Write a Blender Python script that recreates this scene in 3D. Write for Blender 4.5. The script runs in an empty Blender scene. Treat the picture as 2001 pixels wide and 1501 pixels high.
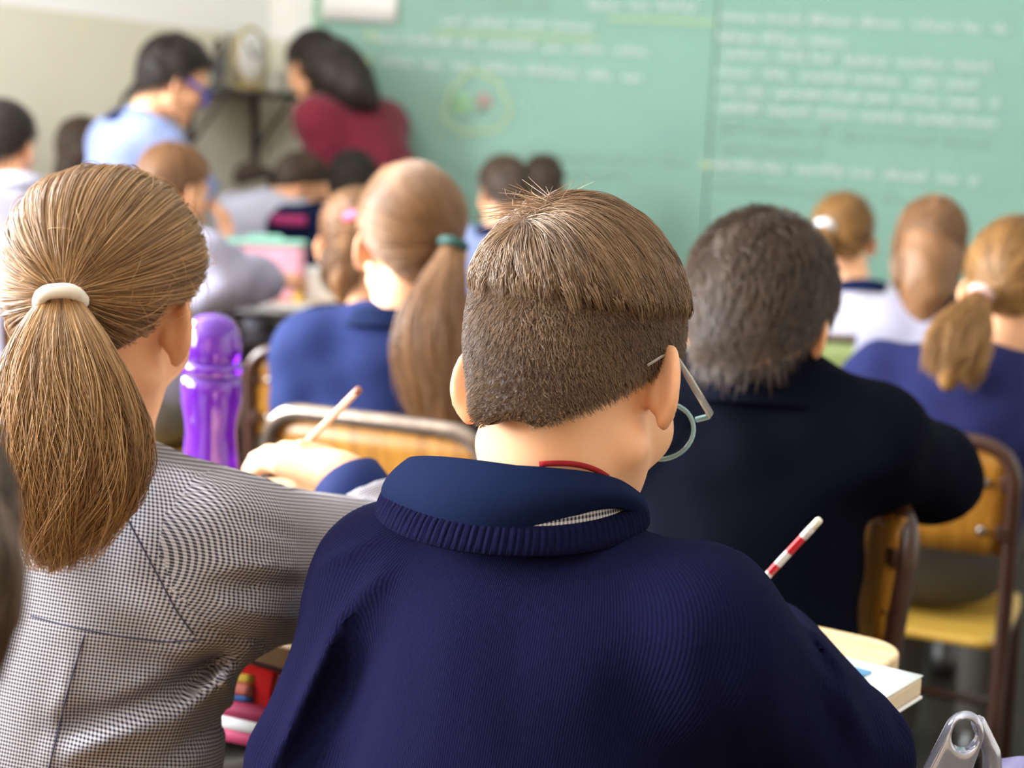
import bpy, math, random
import numpy as np
from mathutils import Vector, Matrix

# ------------------------------------------------------------------ camera, world, light, exposure
SC = bpy.context.scene
COL = SC.collection
CX, CY, FPX = 1000.5, 750.5, 3017.0
CAM = np.array([0.0, 0.0, 1.20])
ROLL = 0.045
PITCH = math.atan(450.0 / FPX)
_F = np.array([0, math.cos(PITCH), -math.sin(PITCH)])
_R0 = np.array([1.0, 0, 0])
_U0 = np.array([0, math.sin(PITCH), math.cos(PITCH)])
_R = math.cos(ROLL) * _R0 + math.sin(ROLL) * _U0
_U = -math.sin(ROLL) * _R0 + math.cos(ROLL) * _U0


def P(px, py, Y):
    """world point at depth Y on the line of sight through a photo pixel"""
    d = _F * FPX + _R * (px - CX) - _U * (py - CY)
    return CAM + d * (Y / d[1])


def Pz(px, py, z):
    d = _F * FPX + _R * (px - CX) - _U * (py - CY)
    return CAM + d * ((z - CAM[2]) / d[2])


cam_d = bpy.data.cameras.new('camera')
cam_d.sensor_fit = 'HORIZONTAL'
cam_d.sensor_width = 36.0
cam_d.lens = FPX / 2001.0 * 36.0
cam_d.clip_start = 0.05
cam_d.dof.use_dof = True
cam_d.dof.focus_distance = 1.19
cam_d.dof.aperture_fstop = 4.2
cam_o = bpy.data.objects.new('camera', cam_d)
COL.objects.link(cam_o)
cam_o.matrix_world = Matrix(((_R[0], _U[0], -_F[0], CAM[0]), (_R[1], _U[1], -_F[1], CAM[1]),
                             (_R[2], _U[2], -_F[2], CAM[2]), (0, 0, 0, 1)))
SC.camera = cam_o

world = bpy.data.worlds.new('daylight')
world.use_nodes = True
world.node_tree.nodes['Background'].inputs[0].default_value = (0.86, 0.93, 1.0, 1)
world.node_tree.nodes['Background'].inputs[1].default_value = 1.0
SC.world = world

# the left wall runs from the front corner towards the camera's left; its windows light the room
WDIR = np.array([-0.515, -0.857, 0.0])
WCOR = np.array([-0.98, 6.0, 0.0])
WIN = np.array([0.857, -0.515, 0.0])          # into the room
WINDOWS = [(2.5, 4.1), (4.6, 6.2), (6.7, 8.3)]


def area(name, loc, direction, sx, sy, power, color=(1, 1, 1)):
    l = bpy.data.lights.new(name, 'AREA')
    l.shape = 'RECTANGLE'
    l.size, l.size_y = sx, sy
    l.energy = power
    l.color = color
    o = bpy.data.objects.new(name, l)
    COL.objects.link(o)
    o.location = loc
    o.rotation_euler = Vector(direction).to_track_quat('-Z', 'Z').to_euler()
    return o


for (t0, t1), pw in zip(WINDOWS, (260, 265, 160)):
    c = WCOR + WDIR * (t0 + t1) / 2 - WIN * 0.12
    area('window_left_offscreen', (c[0], c[1], 1.85), (WIN[0], WIN[1], -0.25), t1 - t0 - .1, 1.5, pw, (0.95, 0.98, 1.0))

SC.view_settings.view_transform = 'Standard'
SC.view_settings.look = 'None'
SC.view_settings.gamma = 1.0
SC.view_settings.use_curve_mapping = False
SC.view_settings.exposure = 0.92
SC.cycles.use_denoising = True
SC.cycles.max_bounces = 7
SC.cycles.diffuse_bounces = 4
SC.cycles.transparent_max_bounces = 12
SC.cycles.sample_clamp_indirect = 6.0


# ------------------------------------------------------------------ helpers: materials
def lin(c):
    if isinstance(c, str):
        c = [int(c[i:i + 2], 16) / 255 for i in (0, 2, 4)]
    return tuple(((x / 12.92) if x <= 0.04045 else ((x + 0.055) / 1.055) ** 2.4) for x in c)


def new_mat(name):
    m = bpy.data.materials.new(name)
    m.use_nodes = True
    nt = m.node_tree
    return m, nt, nt.nodes['Principled BSDF']


def N(nt, t, **kw):
    n = nt.nodes.new(t)
    for k, v in kw.items():
        setattr(n, k, v)
    return n


def mat(name, col, rough=0.6, metal=0.0, vary=0.12, scale=18.0, bump=0.0, bscale=200.0, spec=0.5, stretch=(1, 1, 1), coord='Object', **kw):
    m, nt, b = new_mat(name)
    L = nt.links.new
    tc = N(nt, 'ShaderNodeTexCoord')
    mp = N(nt, 'ShaderNodeMapping')
    mp.inputs['Scale'].default_value = stretch
    L(tc.outputs[coord], mp.inputs[0])
    no = N(nt, 'ShaderNodeTexNoise')
    no.inputs['Scale'].default_value = scale
    no.inputs['Detail'].default_value = 4
    L(mp.outputs[0], no.inputs[0])
    mx = N(nt, 'ShaderNodeMix', data_type='RGBA')
    c = lin(col)
    mx.inputs[6].default_value = (*[x * (1 - vary) for x in c], 1)
    mx.inputs[7].default_value = (*[min(1, x * (1 + vary)) for x in c], 1)
    L(no.outputs[0], mx.inputs[0])
    L(mx.outputs[2], b.inputs['Base Color'])
    b.inputs['Roughness'].default_value = rough
    b.inputs['Metallic'].default_value = metal
    b.inputs['Specular IOR Level'].default_value = spec
    if bump:
        n2 = N(nt, 'ShaderNodeTexNoise')
        n2.inputs['Scale'].default_value = bscale
        L(mp.outputs[0], n2.inputs[0])
        bp = N(nt, 'ShaderNodeBump')
        bp.inputs['Strength'].default_value = bump
        bp.inputs['Distance'].default_value = 0.002
        L(n2.outputs[0], bp.inputs['Height'])
        L(bp.outputs[0], b.inputs['Normal'])
    for k, v in kw.items():
        b.inputs[k].default_value = v
    return m


def wood(name, c1, c2, rough=0.35, scale=9.0, stretch=(14, 1, 1)):
    m, nt, b = new_mat(name)
    L = nt.links.new
    tc = N(nt, 'ShaderNodeTexCoord')
    mp = N(nt, 'ShaderNodeMapping')
    mp.inputs['Scale'].default_value = stretch
    L(tc.outputs['Object'], mp.inputs[0])
    no = N(nt, 'ShaderNodeTexNoise')
    no.inputs['Scale'].default_value = scale
    no.inputs['Detail'].default_value = 6
    no.inputs['Distortion'].default_value = 0.6
    L(mp.outputs[0], no.inputs[0])
    cr = N(nt, 'ShaderNodeValToRGB')
    cr.color_ramp.elements[0].position = 0.32
    cr.color_ramp.elements[0].color = (*lin(c1), 1)
    cr.color_ramp.elements[1].position = 0.68
    cr.color_ramp.elements[1].color = (*lin(c2), 1)
    L(no.outputs[0], cr.inputs[0])
    L(cr.outputs[0], b.inputs['Base Color'])
    b.inputs['Roughness'].default_value = rough
    return m


def knit(name, col, period=0.0017, strength=0.5, fuzz=0.3):
    """fine knitted cloth: ribs along the cloth's own UV, woolly sheen"""
    m, nt, b = new_mat(name)
    L = nt.links.new
    uv = N(nt, 'ShaderNodeUVMap')
    sp = N(nt, 'ShaderNodeSeparateXYZ')
    L(uv.outputs[0], sp.inputs[0])
    mu = N(nt, 'ShaderNodeMath', operation='MULTIPLY')
    mu.inputs[1].default_value = 2 * math.pi / period
    L(sp.outputs[0], mu.inputs[0])
    si = N(nt, 'ShaderNodeMath', operation='SINE')
    L(mu.outputs[0], si.inputs[0])
    no = N(nt, 'ShaderNodeTexNoise')
    no.inputs['Scale'].default_value = 420
    tc = N(nt, 'ShaderNodeTexCoord')
    L(tc.outputs['Object'], no.inputs[0])
    ad = N(nt, 'ShaderNodeMath', operation='MULTIPLY_ADD')
    ad.inputs[1].default_value = 0.35
    L(si.outputs[0], ad.inputs[0])
    L(no.outputs[0], ad.inputs[2])
    bp = N(nt, 'ShaderNodeBump')
    bp.inputs['Strength'].default_value = strength
    bp.inputs['Distance'].default_value = 0.0012
    L(ad.outputs[0], bp.inputs['Height'])
    L(bp.outputs[0], b.inputs['Normal'])
    c = lin(col)
    mx = N(nt, 'ShaderNodeMix', data_type='RGBA')
    mx.inputs[6].default_value = (*[x * .75 for x in c], 1)
    mx.inputs[7].default_value = (*[x * 1.25 for x in c], 1)
    L(no.outputs[0], mx.inputs[0])
    L(mx.outputs[2], b.inputs['Base Color'])
    b.inputs['Roughness'].default_value = 0.95
    b.inputs['Specular IOR Level'].default_value = 0.04
    b.inputs['Sheen Weight'].default_value = fuzz
    b.inputs['Sheen Roughness'].default_value = 0.45
    b.inputs['Sheen Tint'].default_value = (*[min(1, x ** .55) for x in c], 1)
    return m


def gingham(name, c_light, c_dark, period=0.0031):
    m, nt, b = new_mat(name)
    L = nt.links.new
    uv = N(nt, 'ShaderNodeUVMap')
    sp = N(nt, 'ShaderNodeSeparateXYZ')
    L(uv.outputs[0], sp.inputs[0])
    outs = []
    for k in (0, 1):
        mu = N(nt, 'ShaderNodeMath', operation='MULTIPLY')
        mu.inputs[1].default_value = 2 * math.pi / period
        L(sp.outputs[k], mu.inputs[0])
        si = N(nt, 'ShaderNodeMath', operation='SINE')
        L(mu.outputs[0], si.inputs[0])
        mr = N(nt, 'ShaderNodeMapRange')
        mr.inputs[1].default_value = -0.25
        mr.inputs[2].default_value = 0.25
        L(si.outputs[0], mr.inputs[0])
        outs.append(mr.outputs[0])
    ad = N(nt, 'ShaderNodeMath', operation='ADD')
    L(outs[0], ad.inputs[0])
    L(outs[1], ad.inputs[1])
    hf = N(nt, 'ShaderNodeMath', operation='MULTIPLY')
    hf.inputs[1].default_value = 0.5
    L(ad.outputs[0], hf.inputs[0])
    cr = N(nt, 'ShaderNodeValToRGB')
    cr.color_ramp.elements[0].color = (*lin(c_light), 1)
    cr.color_ramp.elements[1].color = (*lin(c_dark), 1)
    e = cr.color_ramp.elements.new(0.5)
    a, d = lin(c_light), lin(c_dark)
    e.color = (*[x * .45 + y * .55 for x, y in zip(a, d)], 1)
    L(hf.outputs[0], cr.inputs[0])
    L(cr.outputs[0], b.inputs['Base Color'])
    b.inputs['Roughness'].default_value = 0.85
    b.inputs['Specular IOR Level'].default_value = 0.2
    return m


def hair_mat(name, dark, light, rough=0.38, spec=0.5):
    m, nt, b = new_mat(name)
    L = nt.links.new
    hi = N(nt, 'ShaderNodeHairInfo')
    cr = N(nt, 'ShaderNodeValToRGB')
    cr.color_ramp.elements[0].color = (*lin(dark), 1)
    cr.color_ramp.elements[1].color = (*lin(light), 1)
    at = N(nt, 'ShaderNodeAttribute', attribute_name='tone')
    L(at.outputs['Fac'], cr.inputs[0])
    L(cr.outputs[0], b.inputs['Base Color'])
    b.inputs['Roughness'].default_value = rough
    b.inputs['Specular IOR Level'].default_value = spec
    return m


def cap_mat(name, dark, light):
    return mat(name, [(a + b) / 2 for a, b in zip([int(dark[i:i + 2], 16) / 255 for i in (0, 2, 4)], [int(light[i:i + 2], 16) / 255 for i in (0, 2, 4)])],
               rough=0.5, vary=0.35, scale=60, bump=0.6, bscale=300, spec=0.3, stretch=(1, 1, .25))


# ------------------------------------------------------------------ helpers: objects
def tag(o, label=None, cat=None, group=None, kind=None):
    if label:
        o['label'] = label
    if cat:
        o['category'] = cat
    if group:
        o['group'] = group
    if kind:
        o['kind'] = kind
    return o


def mesh_obj(name, verts, faces, m=None, parent=None, smooth=True, uv=None):
    me = bpy.data.meshes.new(name)
    verts = np.asarray(verts, dtype=np.float32)
    if isinstance(faces, np.ndarray) and faces.ndim == 2:
        k = faces.shape[1]
        me.vertices.add(len(verts))
        me.vertices.foreach_set('co', verts.ravel())
        me.loops.add(faces.size)
        me.loops.foreach_set('vertex_index', faces.astype(np.int32).ravel())
        me.polygons.add(len(faces))
        me.polygons.foreach_set('loop_start', np.arange(0, faces.size, k, dtype=np.int32))
        me.update(calc_edges=True)
    else:
        me.from_pydata([tuple(map(float, v)) for v in verts], [], [tuple(map(int, f)) for f in faces])
    if uv is not None:
        ul = me.uv_layers.new(name='UVMap')
        li = np.empty(len(me.loops), dtype=np.int32)
        me.loops.foreach_get('vertex_index', li)
        ul.data.foreach_set('uv', np.asarray(uv, dtype=np.float32)[li].ravel())
    me.validate()
    if smooth:
        me.polygons.foreach_set('use_smooth', np.ones(len(me.polygons), dtype=bool))
    if m:
        me.materials.append(m)
    o = bpy.data.objects.new(name, me)
    COL.objects.link(o)
    if parent is not None:
        o.parent = parent
    return o


def empty(name, loc=(0, 0, 0), rz=0.0):
    o = bpy.data.objects.new(name, None)
    COL.objects.link(o)
    o.location = loc
    o.rotation_euler = (0, 0, rz)
    o.empty_display_size = 0.05
    return o


def bevel(o, w=0.004, seg=2):
    md = o.modifiers.new('bevel', 'BEVEL')
    md.width = w
    md.segments = seg
    md.limit_method = 'ANGLE'
    return o


def box(name, lo, hi, m, parent=None, bev=0.0):
    x0, y0, z0 = lo
    x1, y1, z1 = hi
    v = [(x0, y0, z0), (x1, y0, z0), (x1, y1, z0), (x0, y1, z0), (x0, y0, z1), (x1, y0, z1), (x1, y1, z1), (x0, y1, z1)]
    f = [(0, 3, 2, 1), (4, 5, 6, 7), (0, 1, 5, 4), (1, 2, 6, 5), (2, 3, 7, 6), (3, 0, 4, 7)]
    o = mesh_obj(name, v, f, m, parent, smooth=False)
    if bev:
        bevel(o, bev)
    return o


def tube_mesh(pts, r, n=10, closed=False, flat=1.0, ref=None):
    """verts, quads of a tube along pts; r is a number or one per point"""
    pts = np.asarray(pts, float)
    k = len(pts)
    r = np.full(k, r) if np.isscalar(r) else np.asarray(r, float)
    if closed:
        tg = np.roll(pts, -1, 0) - np.roll(pts, 1, 0)
    else:
        tg = np.gradient(pts, axis=0)
    tg /= np.linalg.norm(tg, axis=1)[:, None] + 1e-12
    up = np.array(ref if ref is not None else (0.31, 0.17, 0.93), float)
    nv = np.cross(tg[0], up)
    nv /= np.linalg.norm(nv) + 1e-12
    V = []
    for i in range(k):
        nv = nv - tg[i] * (nv @ tg[i])
        nv /= np.linalg.norm(nv) + 1e-12
        bv = np.cross(tg[i], nv)
        a = np.arange(n) * 2 * math.pi / n
        V.append(pts[i] + r[i] * (np.cos(a)[:, None] * nv + flat * np.sin(a)[:, None] * bv))
    V = np.concatenate(V)
    F = []
    for i in range(k if closed else k - 1):
        j = (i + 1) % k
        for a in range(n):
            b = (a + 1) % n
            F.append((i * n + a, i * n + b, j * n + b, j * n + a))
    if not closed:
        F.append(tuple(range(n - 1, -1, -1)))
        F.append(tuple(range((k - 1) * n, k * n)))
    return V, F


def tube(name, pts, r, m, parent=None, n=10, closed=False, flat=1.0):
    V, F = tube_mesh(pts, r, n, closed, flat)
    return mesh_obj(name, V, F, m, parent)


def fillet(pts, rad, seg=6):
    """round the inner corners of a polyline"""
    pts = [np.asarray(p, float) for p in pts]
    out = [pts[0]]
    for a, b, c in zip(pts, pts[1:], pts[2:]):
        u, w = (a - b), (c - b)
        r = min(rad, np.linalg.norm(u) * .45, np.linalg.norm(w) * .45)
        p0, p1 = b + u / np.linalg.norm(u) * r, b + w / np.linalg.norm(w) * r
        for i in range(seg + 1):
            t = i / seg
            out.append((1 - t) ** 2 * p0 + 2 * t * (1 - t) * b + t * t * p1)
    out.append(pts[-1])
    return out


def lathe(name, prof, m, parent=None, n=32, loc=(0, 0, 0)):
    V, F = [], []
    for r, z in prof:
        for a in range(n):
            t = 2 * math.pi * a / n
            V.append((loc[0] + r * math.cos(t), loc[1] + r * math.sin(t), loc[2] + z))
    for i in range(len(prof) - 1):
        for a in range(n):
            b = (a + 1) % n
            F.append((i * n + a, i * n + b, (i + 1) * n + b, (i + 1) * n + a))
    F.append(tuple(range(n - 1, -1, -1)))
    F.append(tuple(range((len(prof) - 1) * n, len(prof) * n)))
    return mesh_obj(name, V, F, m, parent)


def slab(name, outline, z0, z1, m, parent=None, bev=0.003):
    """a prism over a 2-D outline"""
    k = len(outline)
    V = [(x, y, z0) for x, y in outline] + [(x, y, z1) for x, y in outline]
    F = [tuple(range(k - 1, -1, -1)), tuple(range(k, 2 * k))] + [(i, (i + 1) % k, k + (i + 1) % k, k + i) for i in range(k)]
    o = mesh_obj(name, V, F, m, parent, smooth=False)
    if bev:
        bevel(o, bev)
    return o


def rrect(x0, y0, x1, y1, r, seg=6):
    out = []
    for cx, cy, a0 in ((x1 - r, y1 - r, 0), (x0 + r, y1 - r, 90), (x0 + r, y0 + r, 180), (x1 - r, y0 + r, 270)):
        for i in range(seg + 1):
            a = math.radians(a0 + 90 * i / seg)
            out.append((cx + r * math.cos(a), cy + r * math.sin(a)))
    return out


def grid_surface(name, fn, nu, nv, m, parent=None, closed=False, thick=0.0, uv=None, smooth=True):
    us = np.linspace(0, 1, nu, endpoint=not closed)
    vs = np.linspace(0, 1, nv)
    V = [fn(u, v) for u in us for v in vs]
    F = []
    for i in range(nu if closed else nu - 1):
        j = (i + 1) % nu
        for k in range(nv - 1):
            F.append((i * nv + k, j * nv + k, j * nv + k + 1, i * nv + k + 1))
    UV = [uv(u, v) for u in us for v in vs] if uv else None
    o = mesh_obj(name, V, np.array(F), m, parent, uv=UV, smooth=smooth)
    if thick:
        s = o.modifiers.new('solidify', 'SOLIDIFY')
        s.thickness = thick
        s.offset = 0
    return o


def children(o):
    return [c for c in bpy.data.objects if c.parent == o]


def copy_tree(o, parent=None):
    c = o.copy()
    COL.objects.link(c)
    c.parent = parent
    for ch in children(o):
        copy_tree(ch, c)
    return c


# ------------------------------------------------------------------ helpers: smooth solids from distance fields
def nrm(v):
    v = np.asarray(v, float)
    return v / (np.linalg.norm(v) + 1e-12)


def d_cap(p, a, b, ra, rb):
    a = np.asarray(a, np.float32)
    ab = np.asarray(b, np.float32) - a
    q = p - a
    t = np.clip((q @ ab) / (ab @ ab + 1e-12), 0, 1)
    return np.linalg.norm(q - t[:, None] * ab, axis=1) - (ra + (rb - ra) * t)


def d_ell(p, c, r, R=None):
    q = p - np.asarray(c, np.float32)
    if R is not None:
        q = q @ np.asarray(R, np.float32)
    r = np.asarray(r, np.float32)
    k0 = np.linalg.norm(q / r, axis=1)
    k1 = np.linalg.norm(q / (r * r), axis=1) + 1e-9
    return k0 * (k0 - 1) / k1


def smin(a, b, k):
    h = np.clip(.5 + .5 * (b - a) / k, 0, 1)
    return b + (a - b) * h - k * h * (1 - h)


def smax(a, b, k):
    return -smin(-a, -b, k)


def chain(p, pts, rs, k=0.0):
    d = None
    for i in range(len(pts) - 1):
        e = d_cap(p, pts[i], pts[i + 1], rs[i], rs[i + 1])
        d = e if d is None else (smin(d, e, k) if k else np.minimum(d, e))
    return d


def mesh_sdf(f, lo, hi, h):
    """surface nets over a distance field, fine samples only near the surface"""
    lo, hi = np.asarray(lo, float), np.asarray(hi, float)
    c = 4
    n = np.maximum(1, np.ceil((hi - lo) / (h * c)).astype(int))
    ax = [lo[i] + (np.arange(n[i]) + .5) * h * c for i in range(3)]
    G = np.stack(np.meshgrid(*ax, indexing='ij'), -1).reshape(-1, 3).astype(np.float32)
    dc = f(G).reshape(n)
    act = np.argwhere(np.abs(dc) < h * c * 1.45)
    Nn = n * c + 1
    big = np.where(dc < 0, -1.0, 1.0).astype(np.float32)
    for a in range(3):
        big = np.repeat(big, c, axis=a)
    val = np.ones(Nn, np.float32)
    val[:-1, :-1, :-1] = big
    mask = np.zeros(Nn, bool)
    b = act * c
    for i in range(c + 1):
        for j in range(c + 1):
            for k in range(c + 1):
                mask[b[:, 0] + i, b[:, 1] + j, b[:, 2] + k] = True
    idx = np.argwhere(mask)
    val[mask] = f((lo + idx * h).astype(np.float32))
    val[0], val[-1] = np.maximum(val[0], h * .2), np.maximum(val[-1], h * .2)
    val[:, 0], val[:, -1] = np.maximum(val[:, 0], h * .2), np.maximum(val[:, -1], h * .2)
    val[:, :, 0], val[:, :, -1] = np.maximum(val[:, :, 0], h * .2), np.maximum(val[:, :, -1], h * .2)
    S = val < 0
    cnt = np.zeros(Nn - 1, np.uint8)
    for i in (0, 1):
        for j in (0, 1):
            for k in (0, 1):
                cnt += S[i:Nn[0] - 1 + i, j:Nn[1] - 1 + j, k:Nn[2] - 1 + k]
    am = (cnt > 0) & (cnt < 8)
    ci = np.argwhere(am)
    cor = {}
    for i in (0, 1):
        for j in (0, 1):
            for k in (0, 1):
                cor[i, j, k] = val[ci[:, 0] + i, ci[:, 1] + j, ci[:, 2] + k]
    acc = np.zeros((len(ci), 3))
    num = np.zeros(len(ci))
    for A in cor:
        for a in range(3):
            if A[a] == 0:
                B = list(A)
                B[a] = 1
                va, vb = cor[A], cor[tuple(B)]
                x = (va < 0) != (vb < 0)
                t = np.where(x, va / np.where(x, va - vb, 1), 0)
                q = np.tile(np.array(A, float), (len(ci), 1))
                q[:, a] = t
                acc += q * x[:, None]
                num += x
    V = lo + h * (ci + acc / num[:, None])
    vid = np.full(Nn - 1, -1, np.int32)
    vid[am] = np.arange(len(ci))
    Q = []
    for a in range(3):
        b1, b2 = (a + 1) % 3, (a + 2) % 3
        sl0 = [slice(1, -1)] * 3
        sl0[a] = slice(0, -1)
        sl1 = list(sl0)
        sl1[a] = slice(1, None)
        s0, s1 = S[tuple(sl0)], S[tuple(sl1)]
        e = np.argwhere(s0 != s1)
        if not len(e):
            continue
        pos = s0[e[:, 0], e[:, 1], e[:, 2]]
        o = e.copy()
        o[:, b1] += 1
        o[:, b2] += 1

        def g(d1, d2):
            q = o.copy()
            q[:, b1] -= d1
            q[:, b2] -= d2
            return vid[q[:, 0], q[:, 1], q[:, 2]]
        q = np.stack([g(1, 1), g(0, 1), g(0, 0), g(1, 0)], 1)
        q[~pos] = q[~pos][:, ::-1]
        Q.append(q)
    Q = np.concatenate(Q)
    Q = Q[(Q >= 0).all(1)]
    return V, Q


def join_parts(parts):
    V, Q, o = [], [], 0
    for v, q in parts:
        V.append(v)
        Q.append(q + o)
        o += len(v)
    return np.concatenate(V), np.concatenate(Q)


def smooth_mod(o, it=2, f=0.5):
    m = o.modifiers.new('smooth', 'SMOOTH')
    m.factor = f
    m.iterations = it
    return o


def hair_obj(name, pts, radius, m, parent, tone=None, taper=0.35):
    """pts (strands, points, 3) as a hair-curves object"""
    n, k = pts.shape[:2]
    hc = bpy.data.hair_curves.new(name)
    hc.add_curves([k] * n)
    hc.points.foreach_set('position', pts.astype(np.float32).ravel())
    ra = hc.attributes.get('radius') or hc.attributes.new('radius', 'FLOAT', 'POINT')
    prof = np.interp(np.linspace(0, 1, k), [0, .55, 1], [1, 1, taper])
    rr = (radius if np.ndim(radius) else np.full(n, radius))[:, None] * prof[None]
    ra.data.foreach_set('value', rr.astype(np.float32).ravel())
    if tone is None:
        tone = np.random.default_rng(3).random(n)
    ta = hc.attributes.new('tone', 'FLOAT', 'CURVE')
    ta.data.foreach_set('value', np.clip(tone, 0, 1).astype(np.float32))
    hc.materials.append(m)
    o = bpy.data.objects.new(name, hc)
    COL.objects.link(o)
    o.parent = parent
    o['kind'] = 'stuff'
    return o


# ------------------------------------------------------------------ people
def rotm(yaw, pitch=0.0, roll=0.0):
    """columns right, forward, up; yaw>0 turns to the right, pitch>0 looks down, roll>0 tips to the right"""
    y, p, r = map(math.radians, (-yaw, -pitch, roll))
    Rz = np.array([[math.cos(y), -math.sin(y), 0], [math.sin(y), math.cos(y), 0], [0, 0, 1]])
    Rx = np.array([[1, 0, 0], [0, math.cos(p), -math.sin(p)], [0, math.sin(p), math.cos(p)]])
    Ry = np.array([[math.cos(r), 0, math.sin(r)], [0, 1, 0], [-math.sin(r), 0, math.cos(r)]])
    return Rz @ Rx @ Ry


def ear_prims():
    rim = [(0.017 * math.cos(math.radians(a)) + .014, 0.0295 * math.sin(math.radians(a)) + .002, .0025) for a in range(150, -81, -20)]
    return rim


EAR_RIM = ear_prims()


def d_ear(q):
    """q: ear-local, u outwards and back, v up, w to the front face"""
    d = d_ell(q, (.013, .002, -.001), (.016, .029, .0040))
    d = smin(d, chain(q, EAR_RIM, [.0030] + [.0042] * (len(EAR_RIM) - 2) + [.0040]), .004)
    d = smin(d, d_ell(q, (.011, -.0265, .001), (.0085, .0100, .0056)), .006)
    d = smin(d, d_ell(q, (.004, .001, -.005), (.010, .021, .009)), .007)
    d = smax(d, -d_ell(q, (.012, .001, .0065), (.0085, .017, .0058)), .004)
    return d


def ear_frame(side, out=42):
    a = math.radians(out)
    u = np.array([side * math.sin(a), -math.cos(a), 0.0])
    v = nrm(np.array([0.0, -0.18, 1.0]) - u * (np.array([0.0, -0.18, 1.0]) @ u))
    w = np.cross(u, v) if side > 0 else np.cross(v, u)
    if w[1] < 0:
        w = -w
    return np.array([0.0685 * side, 0.004, -0.002]), np.stack([u, v, w], 1)


def d_head(q, ears=True, ear_out=42):
    d = d_ell(q, (0, -.004, .045), (.073, .093, .082))
    d = smin(d, d_ell(q, (0, .028, -.022), (.057, .058, .066)), .03)
    for s in (-1, 1):
        d = smin(d, d_cap(q, (.050 * s, .002, -.046), (.012 * s, .068, -.078), .017, .017), .02)
        d = smin(d, d_ell(q, (.034 * s, .058, -.014), (.026, .026, .026)), .015)
    d = smin(d, d_ell(q, (0, .078, .030), (.048, .014, .012)), .012)
    d = smin(d, d_ell(q, (0, .074, -.082), (.020, .014, .013)), .012)
    for s in (-1, 1):
        d = smax(d, -d_ell(q, (.030 * s, .096, .013), (.015, .014, .010)), .010)
    d = smin(d, d_cap(q, (0, .086, .022), (0, .103, -.012), .0065, .0105), .010)
    for s in (-1, 1):
        d = smin(d, d_ell(q, (.009 * s, .095, -.015), (.007, .008, .006)), .006)
    d = smin(d, d_cap(q, (-.015, .083, -.040), (.015, .083, -.040), .006, .006), .006)
    d = smin(d, d_cap(q, (-.012, .082, -.050), (.012, .082, -.050), .006, .006), .006)
    d = smax(d, -d_cap(q, (-.017, .093, -.0452), (.017, .093, -.0452), .0028, .0028), .003)
    if ears:
        for s in (-1, 1):
            o, E = ear_frame(s, ear_out)
            m = np.abs(q[:, 0] - o[0]) < .06
            e = np.full(len(q), 1.0, np.float32)
            if m.any():
                e[m] = d_ear((q[m] - o.astype(np.float32)) @ E.astype(np.float32) / .86) * .86
            d = smin(d, e, .006)
    return d


def hair_keep(q):
    """below zero where hair grows"""
    return np.maximum((q[:, 1] - .93 * (q[:, 2] - .03)) / 1.37, -(q[:, 2] + .056))


def hand_prims(wrist, d, n, side, curl=35, s=0.82, spread=0.12, thumb=None):
    """capsule chains of a hand: d finger direction, n palm normal, side +1 right hand -1 left"""
    d, n = nrm(d), nrm(n)
    n = nrm(n - d * (n @ d))
    t = np.cross(n, d) * (1 if side > 0 else -1)      # thumb side
    w = np.asarray(wrist, float)
    out = [([w - d * .02 * s, w + d * .02 * s], [.021 * s, .024 * s])]
    k0 = w + d * .080 * s
    for i, (off, ln, r) in enumerate(((.026, .070, .0088), (.009, .078, .0092), (-.008, .072, .0088), (-.024, .057, .0078))):
        base = k0 + t * off * s - d * abs(off - .009) * .35 * s
        out.append(([w + d * .015 * s + t * off * .55 * s, base], [.0155 * s, .0115 * s]))
        ang = 0.0
        pts = [base]
        dirv = nrm(d + t * off * spread * 8)
        for j, fr in enumerate((.44, .31, .25)):
            ang += math.radians(curl * (0.75 if j == 0 else 1.0) * (1 + .08 * i))
            v = dirv * math.cos(ang) + n * math.sin(ang)
            pts.append(pts[-1] + v * ln * fr * s)
        out.append((pts, [r * s * 1.08, r * s, r * s * .93, r * s * .8]))
    tb = w + d * .022 * s + t * .022 * s + n * .006 * s
    if thumb is None:
        p1 = tb + (d * .62 + t * .62 + n * .30) * .034 * s
        p2 = p1 + (d * .85 + t * .10 + n * .45) * .030 * s
        p3 = p2 + (d * .85 - t * .15 + n * .45) * .024 * s
    else:
        e = np.asarray(thumb, float)
        p3 = e
        p1 = tb + (e - tb) * .42 + t * .010 * s
        p2 = tb + (e - tb) * .74 + t * .007 * s
    out.append(([tb, p1, p2, p3], [.0145 * s, .0105 * s, .0092 * s, .0075 * s]))
    return out


def d_hand(p, prims, k=.008):
    d = None
    for pts, rs in prims:
        e = chain(p, pts, rs, .002)
        d = e if d is None else smin(d, e, k if len(pts) == 2 else .004)
    return d


def surface_line(objs, base, pix, lift=.0005, n=24):
    """points where the lines of sight through photo pixels meet the given garments, for seams sewn on them"""
    from mathutils.bvhtree import BVHTree
    trees = [BVHTree.FromPolygons([v.co for v in o.data.vertices], [tuple(p.vertices) for p in o.data.polygons]) for o in objs]
    pix = np.asarray(pix, float)
    t = np.linspace(0, len(pix) - 1, n)
    xs, ys = (np.interp(t, np.arange(len(pix)), pix[:, i]) for i in (0, 1))
    out = []
    for x, y in zip(xs, ys):
        d = _F * FPX + _R * (x - CX) - _U * (y - CY)
        best = None
        for tr in trees:
            h = tr.ray_cast(Vector(CAM - base), Vector(d).normalized())
            if h[0] is not None and (best is None or h[3] < best[3]):
                best = h
        if best is not None:
            out.append(np.array(best[0]) - nrm(d) * lift)
    return out


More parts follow.
